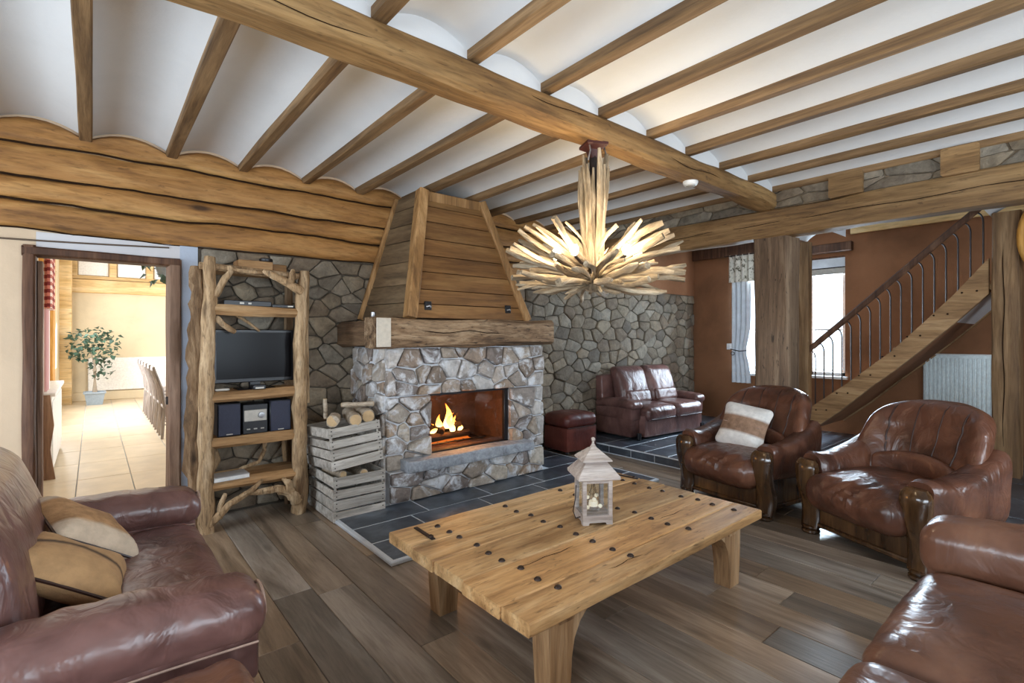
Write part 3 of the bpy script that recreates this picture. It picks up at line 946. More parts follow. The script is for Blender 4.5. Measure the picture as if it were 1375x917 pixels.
MB().prism([(q, r_ - .004) for (q, r_) in sof[-2:]] + [(q, r_ + .0) for (q, r_) in reversed(sof[-2:])], 'x', .05, 1.17).build('soffit_plaster', M['pale_wall'], stairs, smooth=0)
for k in range(14):
    t = (k + .5) / 14
    yy, zz = 2.36 + (.80 - 2.36) * t - 2.38, .62 + (2.18 - .62) * t - PZ
    b = MB().lathe([(.010, -.004), (.009, .004), (.003, .006)], 8).build('peg', M['crack'], stairs)
    b.rotation_euler = (0, -PI / 2, 0); b.location = (-.041, yy, zz - .11 - (.10 if k % 2 else 0))
def railz(y): return 1.31 + (2.38 - y) * (2.74 - 1.31) / (2.38 - .85) - PZ
MB().beam((-.0, 2.44 - 2.38, railz(2.44)), (-.0, .70 - 2.38, railz(.70)), .045, .065, 14, .002, 77, .014).build('handrail', M['darkwood'], stairs)
def stz(y):
    for (a, b) in zip(top[:-1], top[1:]):
        if b[0] <= y <= a[0]:
            t = (a[0] - y) / (a[0] - b[0]); return a[1] + (b[1] - a[1]) * t - PZ
    return top[-1][1] - PZ
for k in range(17):
    y = 2.325 - .0945 * k
    zt = railz(y + .05) - .03
    pts = [(0, y - 2.38, stz(y) - .03)]
    pts += [(0, y - 2.38, zt - .10)]
    for i in range(1, 6):
        a = i / 5 * PI / 2
        pts.append((0, y - 2.38 + .05 * (1 - math.cos(a)), zt - .10 + .10 * math.sin(a)))
    MB().tube(pts, .0075, 6).build('baluster', M['iron'], stairs)

# =================================================================== dining room beyond the doorway
DX = -.56
dfloor = MB().box(DX, 3.7, WY + .3, 15.0, -.12, -.012).build('floor_dining', M['grout'], None, smooth=0)
tag(dfloor, 'pale tiled floor of the dining room beyond the doorway', kind='structure')
MB().box(DX + .2, .6, WY, WY + .3, -.10, 0).build('door_threshold', M['dtile'], dfloor, smooth=0)
tile_run(dfloor, DX, 2.47, WY + .3, 15.0, -.012, 0, .432, .86, M['dtile'], .008, .002, off=0, seed=12, jit=.0006)
dl = wall_grid('wall_dining_left', 'x', DX - .2, DX, WY + .3, 15.0, -.1, 3.5, [(9.75, 13.4, .85, 2.75)], M['dining_wall'], 'pale wall with a long bright window in the dining room')
df = wall_grid('wall_dining_far', 'y', 15.0, 15.2, DX - .2, 3.7, -.1, 4.0, [], M['dining_wall'], 'cream plastered far wall of the dining room')
dr = wall_grid('wall_dining_right', 'x', 3.7, 3.9, WY + .3, 15.0, -.1, 3.5, [(7.5, 11.5, .9, 2.6)], M['dining_wall'], 'pale right wall of the dining room')
dc = MB().box(DX - .2, 3.9, WY + .3, 15.2, 3.5, 3.6).build('ceiling_dining', M['white'], None, smooth=0)
tag(dc, 'white ceiling of the dining room', kind='structure')
tag(window_x('window_6', DX - .12, 9.75, 13.4, .85, 2.75, bars_y=(10.6, 11.5, 12.4)), 'long bright window in the left wall of the dining room')
tag(window_x('window_7', 3.75, 7.5, 11.5, .9, 2.6, bars_y=(8.5, 9.5, 10.5)), 'window in the right wall of the dining room')
# timber and white panels of the far wall
MB().beam((DX, 14.95, 2.62), (3.7, 14.95, 2.62), .10, .30, 12, .008, 81, .012).build('wall_timber', M['pinex'], df)
MB().beam((DX, 14.96, 2.82), (3.7, 14.96, 2.82), .08, .08, 12, .004, 82, .008).build('wall_timber', M['pinex'], df)
for xx in (-.35, .35, 1.05, 1.75):
    MB().beam((xx, 14.95, 2.85), (xx, 14.95, 3.5), .10, .14, 6, .006, xx * 10 + 90, .01, up=(1, 0, 0)).build('wall_stud', M['pinex'], df)
for xx in (-.0, .70, 1.40):
    MB().box(xx - .26, xx + .26, 14.975, 15.0, 2.87, 3.25).build('white_panel', M['pale'], df, smooth=0)
MB().box(-.10, 3.6, 14.94, 15.0, .22, .98, .01).build('white_panel', M['pale'], df)
MB().box(DX, 3.6, 14.93, 15.0, 0, .20, .01).build('plinth', M['dining_wall'], df)
MB().beam((DX + .05, 9.30, 0), (DX + .05, 9.30, 3.3), .20, .42, 10, .006, 85, .01, up=(0, 1, 0)).build('pine_post', M['pine'], dl)
MB().beam((DX + .08, 14.5, 0), (DX + .08, 14.5, 3.3), .24, .30, 10, .006, 86, .01, up=(0, 1, 0)).build('pine_post', M['pinex'], dl)

# =================================================================== FIREPLACE
fp = empty('fireplace', 'stone fireplace with oak mantel beam, boarded hood and burning fire', 'fireplace', (2.85, 4.2, 0))
FO = Vector((2.85, 4.2, 0))
class FB(MB):
    """world coordinates in, fireplace-local out"""
    def build(self, name, mat, parent=None, **kw):
        if parent in (None, fp):
            self.v = [tuple(Vector(p) - FO) for p in self.v]
            return super().build(name, mat, fp, **kw)
        return super().build(name, mat, parent, **kw)
XL, XRr = 1.93, 3.76
mas = FB()
mas.box(XL, 2.345, 4.0, WY - .012, .29, 1.36).box(3.285, XRr, 4.0, WY - .012, .29, 1.36)
mas.box(2.345, 3.285, 4.0, WY - .012, .93, 1.36).box(XL, 3.70, 3.92, WY - .012, 0.02, .29)
masonry = mas.build('masonry', M['whitemortar'], fp, smooth=0)
def fst(O, U, V, N, *a, **k):
    stones(masonry, M['firestone'], Vector(O) - FO, U, V, N, *a, **k)
kw = dict(gap=.018, rough=1.3)
fst((0, 4.0, 0), (1, 0, 0), (0, 0, 1), (0, -1, 0), XL - .01, 2.36, .29, .93, .17, .14, 3, depth=.042, **kw)
fst((0, 4.0, 0), (1, 0, 0), (0, 0, 1), (0, -1, 0), 3.285, XRr + .01, .29, .93, .18, .15, 5, depth=.042, **kw)
fst((0, 4.0, 0), (1, 0, 0), (0, 0, 1), (0, -1, 0), XL - .01, XRr + .01, .93, 1.36, .185, .145, 7, depth=.042, **kw)
fst((0, 3.92, 0), (1, 0, 0), (0, 0, 1), (0, -1, 0), XL - .01, 3.70, .03, .29, .23, .13, 9, depth=.045, **kw)
fst((XL, 0, 0), (0, 1, 0), (0, 0, 1), (-1, 0, 0), 4.0, WY - .03, .03, 1.36, .17, .14, 11, depth=.035, **kw)
fst((XRr, 0, 0), (0, -1, 0), (0, 0, 1), (1, 0, 0), -WY + .03, -4.0, .29, 1.36, .18, .15, 13, depth=.035, **kw)
sl = FB().beam((2.05, 3.99, .34), (3.47, 3.99, .34), .38, .10, 18, .006, 91, .01).build('hearth_slab', M['slab'])
# firebox
fb = FB().box(2.36, 2.38, 4.03, 4.55, .39, .93).box(3.25, 3.27, 4.03, 4.55, .39, .93).box(2.36, 3.27, 4.53, 4.55, .39, .93).box(2.36, 3.27, 4.03, 4.55, .385, .40).box(2.36, 3.27, 4.03, 4.55, .915, .93).build('firebox', M['brick_in'], smooth=0)
fr = FB().box(2.345, 3.285, 3.985, 4.02, .915, .935).box(3.235, 3.285, 3.99, 4.03, .39, .92, .004).box(2.345, 2.36, 3.99, 4.03, .39, .92).box(2.345, 3.285, 3.99, 4.03, .388, .402).build('fire_frame', M['black'])
tag(fr, 'black iron frame of the fire opening')
FB().box(2.36, 3.235, 4.008, 4.011, .402, .915).build('fire_glass', glass('fire_glass', (.96, .93, .9), .06), smooth=0)
MB()
grate = FB()
for i in range(7): grate.tube([(2.45 + .1 * i, 4.12, .43), (2.45 + .1 * i, 4.42, .43)], .008, 6)
grate.tube([(2.42, 4.14, .43), (3.10, 4.14, .43)], .01, 6).tube([(2.42, 4.40, .43), (3.10, 4.40, .43)], .01, 6)
grate.build('grate', M['iron'])
rf = random.Random(17)
charred = wood('charred_log', srgb(28, 20, 16), srgb(52, 36, 28), srgb(90, 60, 44), 'X', .9, bump=1.0)
for (a, b, r_) in (((2.42, 4.36, .475), (2.98, 4.30, .475), .045), ((2.46, 4.20, .475), (2.95, 4.24, .48), .042), ((2.52, 4.28, .545), (2.86, 4.24, .57), .038), ((2.60, 4.18, .53), (2.74, 4.38, .56), .03)):
    a, b = Vector(a), Vector(b)
    FB().tube([a.lerp(b, i / 5) for i in range(6)], [r_ * .9] + [r_ * rf.uniform(.9, 1.1) for _ in range(4)] + [r_ * .85], 9, amp=.25, seed=rf.random() * 50).build('burning_log', charred)
FB().softbox((2.70, 4.28, .425), (.5, .22, .03), .014, 6, fn=lambda p: (p.x, p.y, p.z + .012 * nz(p, 22, 2))).build('embers', M['ember'])
fl = [(2.70, 4.22, .55, .050, .25), (2.62, 4.24, .53, .045, .16), (2.77, 4.25, .54, .036, .12), (2.55, 4.26, .51, .036, .09), (2.84, 4.24, .51, .028, .11), (2.73, 4.20, .52, .04, .18)]
for i, (x, y, z, r_, h) in enumerate(fl):
    rings = []
    for k in range(11):
        t = k / 10
        rr = r_ * (math.sin(PI * min(1, (t * .92 + .08)) ** .62)) * (1 - t * .35) + .002
        if k == 10: rr = .001
        cx = x + .045 * math.sin(t * 4.4 + i * 1.7) * t; cy = y + .02 * math.sin(t * 5 + i)
        rings.append([(cx + rr * math.cos(a_ * PI / 5) * (1 + .25 * nz((a_, t * 3, i), 1.3, i)), cy + rr * .55 * math.sin(a_ * PI / 5), z + h * t) for a_ in range(10)])
    FB().loft(rings).build('flame', M['flame'])
lf = bpy.data.lights.new('fire_glow', 'POINT'); lf.energy = 10; lf.color = (1, .42, .10); lf.shadow_soft_size = .09
lo = bpy.data.objects.new('fire_glow', lf); COL.objects.link(lo); lo.location = (2.70, 4.12, .66)

# mantel
mantel = FB().beam((1.77, 3.965, 1.492), (3.79, 3.965, 1.492), .24, .255, 40, .016, 95, .03).build('mantel_beam', M['mantel'])
FB().beam((1.88, 4.08, 1.48), (1.88, WY - .02, 1.48), .22, .23, 10, .014, 97, .03).build('mantel_return', wood('mantel_return_oak', srgb(60, 44, 32), srgb(104, 80, 58), srgb(140, 112, 84), 'Y', .85, across=12, bump=.8))
FB().box(1.772, 1.90, 3.838, 3.852, 1.37, 1.612, .004).build('pale_end_patch', plain('whitened_mantel_patch', srgb(206, 196, 180), .85, bscale=18, bump=.4))
for (xa, n_) in ((2.2, 12), (2.9, 9)):
    FB().tube([(xa + .07 * i, 3.8435, 1.50 + .012 * math.sin(i * .8 + xa)) for i in range(n_)], [.001] + [.0045] * (n_ - 2) + [.001], 5).build('crack', M['crack'])
# hood
ZB, ZT = 1.62, 2.835
BL, BR = Vector((2.13, 3.93, ZB)), Vector((3.47, 3.93, ZB))
TL, TR = Vector((2.395, 4.17, ZT)), Vector((3.05, 4.17, ZT))
WBL, WTL = Vector((1.985, WY - .045, ZB)), Vector((2.37, WY - .045, ZT))
WBR, WTR = Vector((3.60, WY - .045, ZB)), Vector((3.10, WY - .045, ZT))
_in = [BL + Vector((.05, .05, .01)), BR + Vector((-.05, .05, .01)), TR + Vector((-.05, .05, -.01)), TL + Vector((.05, .05, -.01)), WBL + Vector((.06, 0, .01)), WBR + Vector((-.06, 0, .01)), WTR + Vector((-.06, 0, -.01)), WTL + Vector((.06, 0, -.01))]
hood = FB().add(_in,
                [(0, 1, 2, 3), (1, 5, 6, 2), (4, 0, 3, 7), (5, 4, 7, 6), (0, 4, 5, 1), (3, 2, 6, 7)]).build('hood', M['hood'], smooth=0)
def face_planks(A, B, C, D, cuts, mat, seed, proud=.012):
    rs = random.Random(seed)
    off = (B - A).cross(D - A).normalized()
    for a, b in zip(cuts[:-1], cuts[1:]):
        j = rs.uniform(0, .004)
        g_ = .0035
        q = [A.lerp(D, a + g_), B.lerp(C, a + g_), B.lerp(C, b - g_), A.lerp(D, b - g_)]
        q = [p + off * (proud + j) - FO for p in q]
        cen = sum(q, Vector()) / 4
        mb = MB().hexa(q, .030 + j)
        mb.build('board', mat, hood, smooth=0, origin=tuple(cen))
face_planks(BL, BR, TR, TL, [0, .105, .215, .35, .48, .61, .75, .875, 1], M['hood'], 1)
face_planks(WBL, BL, TL, WTL, [0, .11, .25, .43, .60, .74, .88, 1], M['hood_y'], 2)
face_planks(BR, WBR, WTR, TR, [0, .11, .25, .43, .60, .74, .88, 1], M['hood_y'], 3)
def hpost(a, b, w, h, s):
    a, b = Vector(a) - FO, Vector(b) - FO
    mb = MB().beam(a, b, w, h, 14, .005, s, .01, up=(0, 1, 0))
    mb.build('corner_post', M['hoodpost'], hood)
hpost(BL + Vector((-.01, -.005, 0)), TL + Vector((-.01, -.005, .0)), .10, .10, 5)
hpost(BR + Vector((.01, -.005, 0)), TR + Vector((.01, -.005, 0)), .085, .085, 6)
hpost(WBL + Vector((-.01, -.02, 0)), WTL + Vector((-.01, -.02, 0)), .06, .06, 7)
FB().beam(TL + Vector((.04, -.012, -.05)), TR + Vector((-.02, -.012, -.05)), .045, .10, 6, .004, 8, .008).build('hood_top_rail', M['hoodpost'])
for (xx, zz, i) in ((2.305, 1.735, 0), (3.235, 1.735, 1)):
    d = Vector((xx, 3.935 + (zz - ZB) * .1975 - .022, zz))
    o = FB().box(d.x - .036, d.x + .036, d.y - .008, d.y + .012, d.z - .04, d.z + .04, .004).build('spot_plate', M['black'])
    FB().tube([(d.x - .02, d.y - .012, d.z - .01), (d.x, d.y - .03, d.z - .002), (d.x + .022, d.y - .012, d.z - .012)], .008, 8).build('spot_switch', M['steel'])
cup = FB().lathe([(.018, 0), (.022, .01), (.022, .05), (.016, .055), (.016, .015), (.001, .012)], 12, (1.86, 4.10, 1.617)).build('metal_cup', M['steel'])
cup.parent = None
cup.location = FO
tag(cup, 'small metal cup standing on the left end of the mantel', 'cup')

# =================================================================== BRANCH SHELF
sh = empty('branch_shelf', 'tall shelf unit of rough branches with four boards beside the door', 'shelf', (.98, 4.45, 0))
SO = Vector((.98, 4.45, 0))
class SB(MB):
    def build(self, name, mat, parent=sh, **kw):
        self.v = [tuple(Vector(p) - SO) for p in self.v]
        return super().build(name, mat, parent, **kw)
def branch(pts, r0, r1, mat, name='branch', n=10, amp=.22, seed=0, sub=4, flat=1.0):
    P_ = [Vector(p) for p in pts]; out = []; rad = []
    m_ = (len(P_) - 1) * sub
    for i in range(m_ + 1):
        t = i / sub; k = min(int(t), len(P_) - 2); f = t - k
        p = P_[k].lerp(P_[k + 1], f)
        p += Vector((nz(p, 5, seed), nz(p, 5, seed + 3), nz(p, 5, seed + 7) * .3)) * r0 * .28
        out.append(p); rad.append((r0 + (r1 - r0) * i / m_) * (1 + amp * .6 * nz((i * .7, seed, 0), 1, seed)))
    rad[0] *= .9; rad[-1] *= .8
    return SB().tube(out, rad, n, amp=amp, seed=seed, flat=flat).build(name, mat)
branch([(.645, 4.30, 0), (.635, 4.30, .7), (.65, 4.30, 1.4), (.665, 4.31, 2.05)], .058, .042, M['bark'], 'post', 12, seed=3, sub=8)
branch([(.585, 4.34, 0), (.575, 4.35, .8), (.59, 4.35, 1.5), (.60, 4.36, 1.98)], .048, .034, M['barkdark'], 'bark_slab', 10, .5, seed=5, sub=10, flat=1.5)
branch([(1.30, 4.30, 0), (1.31, 4.30, .7), (1.305, 4.30, 1.4), (1.335, 4.31, 2.0)], .060, .044, M['bark'], 'post', 12, seed=8, sub=8)
branch([(1.375, 4.34, .9), (1.37, 4.34, 1.5), (1.375, 4.34, 1.98)], .026, .022, M['bark'], 'branch', 8, .3, seed=9, sub=6)
branch([(.68, 4.62, 0), (.68, 4.62, 2.0)], .040, .035, M['barkdark'], 'post', 8, seed=12, sub=8)
branch([(1.31, 4.62, 0), (1.31, 4.62, 2.0)], .040, .035, M['barkdark'], 'post', 8, seed=14, sub=8)
SHZ = [(1.655, .075, 31), (1.005, .075, 32), (.655, .075, 33), (.335, .075, 34)]
for (zc, h, s) in SHZ:
    SB().beam((.655, 4.30, zc), (1.32, 4.30, zc), .065, h, 14, .010, s, .022).build('shelf_rail', M['shelfwood'])
    SB().box(.66, 1.32, 4.31, 4.63, zc + .005, zc + .033, .004).build('shelf_board', M['shelfwood'])
SB().beam((.60, 4.33, 1.985), (1.36, 4.33, 1.955), .07, .05, 12, .010, 36, .016).build('top_rail', M['bark'])
SB().box(.62, 1.36, 4.34, 4.63, 1.955, 1.98, .004).build('shelf_board', M['shelfwood'])
branch([(.70, 4.29, 1.76), (.76, 4.27, 1.90), (.80, 4.27, 1.95), (.79, 4.27, 1.99)], .026, .018, M['bark'], seed=21)
branch([(1.31, 4.27, 1.83), (1.20, 4.25, 1.89), (1.10, 4.25, 1.93), (1.02, 4.27, 1.97)], .040, .020, M['bark'], seed=22)
branch([(1.22, 4.25, 1.88), (1.235, 4.25, 1.94), (1.24, 4.26, 2.0)], .034, .018, M['bark'], seed=23)
branch([(.80, 4.28, 1.965), (.95, 4.27, 1.955), (1.08, 4.28, 1.96)], .016, .014, M['bark'], seed=24)
branch([(.70, 4.30, 1.60), (.75, 4.28, 1.54), (.83, 4.30, 1.49)], .026, .018, M['bark'], seed=25)
branch([(.86, 4.40, 1.63), (.95, 4.38, 1.56), (1.02, 4.38, 1.50)], .014, .010, M['bark'], seed=26)
branch([(.66, 4.27, .06), (.78, 4.23, .20), (.93, 4.25, .27), (1.02, 4.27, .335)], .030, .014, M['bark'], seed=27)
branch([(.72, 4.26, .10), (.72, 4.24, .20), (.76, 4.26, .28)], .022, .016, M['bark'], seed=28)
branch([(1.28, 4.26, .12), (1.22, 4.23, .20), (1.12, 4.23, .25), (.92, 4.25, .25)], .050, .018, M['bark'], seed=29, amp=.5)
branch([(1.21, 4.23, .20), (1.20, 4.22, .29), (1.16, 4.23, .33)], .034, .014, M['bark'], seed=30, amp=.5)
branch([(1.25, 4.50, .40), (1.24, 4.50, .66)], .020, .018, M['bark'], seed=31)
branch([(1.11, 4.55, .64), (1.10, 4.55, .50), (1.05, 4.52, .42), (.90, 4.50, .39)], .020, .014, M['bark'], seed=32)
branch([(.70, 4.45, .62), (.74, 4.45, .50), (.68, 4.42, .38)], .024, .018, M['bark'], seed=33)

# things on the shelf
tv = empty('television', 'flat black television standing on the branch shelf', 'television', (.995, 4.42, 1.038))
MB().box(-.295, .295, -.018, .022, .055, .475, .006).build('housing', M['black'], tv)
MB().box(-.272, .272, -.021, -.017, .085, .452).build('screen', M['blackgloss'], tv, smooth=0)
MB().box(-.04, .04, -.02, .03, .005, .06, .004).build('stand_neck', M['black'], tv)
MB().box(-.14, .14, -.08, .08, 0, .012, .004).build('stand_foot', M['blackgloss'], tv)
st = empty('stereo', 'dark stereo with silver control panel and two speakers on the branch shelf', 'stereo', (.985, 4.44, .688))
for s in (-1, 1):
    sp = MB().box(s * .185 - .082, s * .185 + .082, -.10, .10, 0, .255, .006).build('speaker', M['black'], st)
    MB().box(s * .185 - .075, s * .185 + .075, -.108, -.099, .008, .247, .003).build('speaker_cloth', M['speaker'], sp)
    MB().box(s * .185 - .022, s * .185 + .022, -.1095, -.107, .014, .022).build('badge', M['silver'], sp)
un = MB().box(-.092, .092, -.09, .10, 0, .235, .006).build('control_unit', M['black'], st)
MB().box(-.082, .082, -.098, -.089, .10, .19, .003).build('control_panel', M['silver'], un)
kn = MB().lathe([(.026, 0), (.024, .016), (.008, .017), (.008, .012)], 20).build('volume_knob', M['steel'], un)
kn.rotation_euler = (PI / 2, 0, 0); kn.location = (.042, -.098, .145)
MB().box(-.07, -.005, -.0995, -.098, .13, .17).build('display', M['silver'], un, smooth=0)
for s in (-.05, .0, .05): MB().box(s - .012, s + .012, -.095, -.089, .035, .043).build('button', M['silver'], un, smooth=0)
dv = empty('disc_player', 'thin black disc player with lit display on the top board of the branch shelf', 'disc player', (.93, 4.42, 1.688))
MB().box(-.17, .17, -.09, .10, .006, .05, .005).build('housing', M['black'], dv)
MB().box(-.06, -.03, -.093, -.089, .022, .036).build('display', M['silver'], dv, smooth=0)
MB().box(.0, .022, -.093, -.089, .022, .034).build('display', M['silver'], dv, smooth=0)
for s in (-.15, .15): MB().lathe([(.012, 0), (.010, .007)], 10, (s, -.07, 0)).build('foot', M['black'], dv)
rx = empty('receiver_box', 'small flat black receiver beside the disc player on the branch shelf', 'receiver', (1.20, 4.40, 1.688))
MB().box(-.10, .09, -.08, .08, .003, .028, .004).build('housing', M['black'], rx)
MB().box(.02, .06, -.083, -.079, .010, .020).build('display', M['silver'], rx, smooth=0)
bx = empty('wooden_box', 'flat wooden box lying on top of the branch shelf', 'box', (1.02, 4.42, 1.981))
MB().box(-.16, .09, -.09, .10, 0, .075, .004).build('box_body', M['shelfwood'], bx)
MB().box(.092, .20, -.07, .10, 0, .062, .004).build('box_side', M['hood'], bx)
pk = MB().lathe([(.045, 0), (.05, .008), (.05, .025), (.044, .032), (.001, .033)], 18).build('round_tin', M['black'], None)
pk.location = (1.075, 4.40, 2.057)
tag(pk, 'round black tin sitting on the flat wooden box', 'tin')
cn = empty('game_controller', 'small silver remote lying on the board under the television', 'remote', (.745, 4.305, 1.043))
MB().softbox((0, 0, .012), (.10, .04, .022), .010, 6).build('body', M['silver'], cn)
kb = MB().lathe([(.015, 0), (.013, .006)], 12, (.032, 0, .020)).build('knob', M['black'], cn)
sb = empty('set_top_box', 'small dark set top box in front of the television stand', 'set top box', (1.0, 4.30, 1.043))
MB().box(-.045, .045, -.02, .03, 0, .034, .004).build('housing', M['black'], sb)
MB().box(-.03, .03, -.0215, -.0195, .006, .018).build('display', M['silver'], sb, smooth=0)
mg = empty('magazine', 'thick white magazine lying on the lowest board of the branch shelf', 'magazine', (.80, 4.335, .3735))
mgc = plain('magazine_cover', srgb(190, 190, 192), .35, bscale=26)
MB().box(-.118, .118, -.083, .083, .002, .028, .001).build('pages', M['whiteplastic'], mg, smooth=0)
MB().box(-.12, .12, -.085, .085, .028, .031).box(-.12, .12, -.085, .085, 0, .002).build('cover', mgc, mg, smooth=0)
mg.rotation_euler = (0, 0, R(3))
bell = empty('brown_ornament', 'small brown bell-shaped ornament beside the stereo on the branch shelf', 'ornament', (1.287, 4.44, .689))  # small brown object of unclear identity, built as a bell-shaped ornament
MB().lathe([(.032, 0), (.032, .03), (.028, .10), (.016, .14), (.004, .15)], 14).build('body', M['tleg'], bell)
MB().tube([(-.02, 0, .15), (-.015, 0, .18), (.015, 0, .18), (.02, 0, .15)], .005, 6).build('loop', M['iron'], bell)
bell.name = 'bell_ornament'

# =================================================================== CRATES AND FIREWOOD
def crate(label, loc, rotz, tilt, W=.45, D=.58, H=.36):
    c = empty('wooden_crate', label, 'crate', loc, rotz)
    c.rotation_euler = (tilt[0], tilt[1], rotz)
    n = 4; sh_ = H / n
    src = {}
    for i in range(n):
        z0 = i * sh_ + .005; z1 = (i + 1) * sh_ - .007
        if i == n - 2: z1 -= .012
        for s in (-1, 1):
            MB().beam((-W / 2, s * (D / 2 - .008), (z0 + z1) / 2), (W / 2, s * (D / 2 - .008), (z0 + z1) / 2), .014, z1 - z0, 6, .0018, i * 7 + s * 3 + H * 10 + rotz * 9, .003).build('slat', M['crate'], c)
            MB().beam((s * (W / 2 - .006), -D / 2 + .016, (z0 + z1) / 2), (s * (W / 2 - .006), D / 2 - .016, (z0 + z1) / 2), .014, z1 - z0, 6, .0018, i * 5 + s * 2 + 40 + rotz * 9, .003).build('slat', M['crate'], c)
    for sx in (-1, 1):
        for sy in (-1, 1):
            MB().box(sx * (W / 2 - .014) - .014 if sx > 0 else -(W / 2 - .014) - .0, sx * (W / 2 - .014) if sx > 0 else -(W / 2 - .028), sy * (D / 2 - .016) - (.02 if sy > 0 else 0), sy * (D / 2 - .016) + (0 if sy > 0 else .02), .002, H - .004).build('corner_batten', M['crate'], c, smooth=0)
            for i in range(n):
                zc = (i + .5) * sh_
                for dz in (-.018, .016):
                    nl = MB().box(sx * (W / 2 - .022) - .004, sx * (W / 2 - .022) + .004, sy * (D / 2) - .002, sy * (D / 2) + .002, zc + dz - .004, zc + dz + .004).build('nail', M['iron'], c, smooth=0) if sy < 0 else None
    for i in range(4):
        MB().box(-W / 2 + .016, W / 2 - .016, -D / 2 + .02 + i * (D - .04) / 4, -D / 2 + .02 + (i + 1) * (D - .04) / 4 - .008, 0.001, .012).build('bottom_board', M['crate'], c, smooth=0)
    return c
crate('grey slatted wooden crate standing on the floor, lower of the stack', (1.645, 4.155, .0), 0, (0, 0), .43)
crate('grey slatted wooden crate tilted on top of another crate', (1.630, 4.15, .400), R(1.5), (R(-4.0), R(-4.5)), .43, .56, .34)
def log_piece(label, a, b, r_, seed, group=None, name='firewood_log'):
    a, b = Vector(a), Vector(b)
    c = (a + b) / 2
    root = empty(name, label, 'firewood', c, 0, group)
    d = (b - a).normalized(); L = (b - a).length
    rs = random.Random(seed)
    pts = [(a - c) + (b - a) * i / 6 + Vector((rs.uniform(-1, 1), rs.uniform(-1, 1), rs.uniform(-1, 1))) * r_ * .08 for i in range(7)]
    MB().tube(pts, [r_ * rs.uniform(.93, 1.05) for _ in range(7)], 12, amp=.16, seed=seed).build('bark', M['firewood'], root)
    for e, s in ((a - c, -1), (b - c, 1)):
        q = MB().tube([e - d * s * .0, e + d * s * .004], [r_ * .86, r_ * .84], 14).build('cut_end', M['cutend'], root)
    return root
fz = .70
FWG = 'firewood logs lying in the upper crate'
log_piece('short pale log showing its sawn end in the upper crate', (1.62, 3.90, fz + .085), (1.70, 4.26, fz + .09), .052, 3)
log_piece('thick grey-ended log in the upper crate, next to the stone', (1.735, 3.92, fz + .10), (1.80, 4.30, fz + .10), .056, 5)
log_piece('thin bent log leaning on the thick logs in the upper crate', (1.60, 4.15, fz + .182), (1.84, 4.05, fz + .182), .022, 7)
log_piece('knobbly grey log lying crosswise at the open corner of the upper crate', (1.47, 4.00, fz + .08), (1.55, 4.16, fz + .07), .052, 9)
log_piece('short upright stick poking out of the upper crate', (1.50, 4.24, fz + .07), (1.495, 4.24, fz + .23), .018, 11)
log_piece('pale log lying low between the two crates', (1.53, 3.93, .355), (1.50, 4.25, .335), .030, 13)
log_piece('round grey log end in the gap between the crates', (1.70, 3.93, .335), (1.71, 4.30, .315), .036, 15)

# =================================================================== CHANDELIER
ch = empty('chandelier', 'driftwood chandelier of radiating sticks hanging from the main beam', 'chandelier', (2.47, 2.135, 1.77))
rs = random.Random(23)
MB().lathe([(.035, .83), (.05, .88), (.10, .905), (.10, .922), (.0, .923)], 4).build('mount', M['red'], ch).rotation_euler = (0, 0, R(20))
for s in (-.075, .01, .09):
    MB().tube([(s, -.02, .80), (s * .95, -.035, .86), (s * .9, -.02, .915)], .005, 6).build('hook', M['steel'], ch)
MB().tube([(0, 0, .04), (0, 0, .88)], .028, 8).build('core_rod', M['iron'], ch)
def stick(a, b, r0, r1, seed, bend=.02, flat=1.0, mat='drift'):
    """a weathered stick built along local z, then turned"""
    a, b = Vector(a), Vector(b)
    L = (b - a).length
    rr = random.Random(seed)
    n = 6
    ph = rr.uniform(0, 6.28)
    pts = [(bend * math.sin(PI * i / n) * math.cos(ph), bend * math.sin(PI * i / n) * math.sin(ph), L * i / n) for i in range(n + 1)]
    rad = [(r0 + (r1 - r0) * i / n) * rr.uniform(.82, 1.15) for i in range(n + 1)]
    rad[-1] *= rr.choice((.35, .6, .8))
    o = MB().tube(pts, rad, 7, amp=.7, seed=seed, flat=flat).build('driftwood_stick', M[mat], ch, smooth=50)
    o.location = a
    o.rotation_mode = 'QUATERNION'
    o.rotation_quaternion = (b - a).to_track_quat('Z', 'Y')
    return o
for i in range(15):
    an = 2 * PI * i / 15 + rs.uniform(-.1, .1)
    rt = rs.uniform(.075, .10); rb = rs.uniform(.03, .05)
    z1 = rs.uniform(.74, .87)
    stick((rb * math.cos(an), rb * math.sin(an), rs.uniform(.10, .18)), (rt * math.cos(an), rt * math.sin(an), z1), rs.uniform(.018, .026), rs.uniform(.014, .022), 100 + i, .012)
for layer, (el, cnt, Lm, z0) in enumerate(((-4, 22, .58, .03), (5, 26, .60, .05), (14, 24, .59, .07), (24, 22, .56, .09), (34, 17, .52, .11), (46, 9, .40, .13))):
    for i in range(cnt):
        an = 2 * PI * (i + .5 * (layer % 2)) / cnt + rs.uniform(-.09, .09)
        if layer >= 2 and abs((math.degrees(an) - 227 + 180) % 360 - 180) < (40 if layer < 4 else 30): continue
        e = R(el + rs.uniform(-6, 6))
        L = Lm * rs.uniform(.62, 1.04)
        d = Vector((math.cos(an) * math.cos(e), math.sin(an) * math.cos(e), math.sin(e)))
        st_ = d * rs.uniform(.05, .09) + Vector((0, 0, z0))
        stick(st_, d * L + Vector((0, 0, z0)), rs.uniform(.009, .018), rs.uniform(.010, .032), 200 + layer * 40 + i, .03, rs.uniform(.35, 1.0))
MB().softbox((0, 0, .03), (.12, .12, .12), .05, 6, fn=lambda p: (p.x * (1 + .2 * nz(p, 20, 1)), p.y * (1 + .2 * nz(p, 20, 2)), p.z)).build('hub', M['drift'], ch)
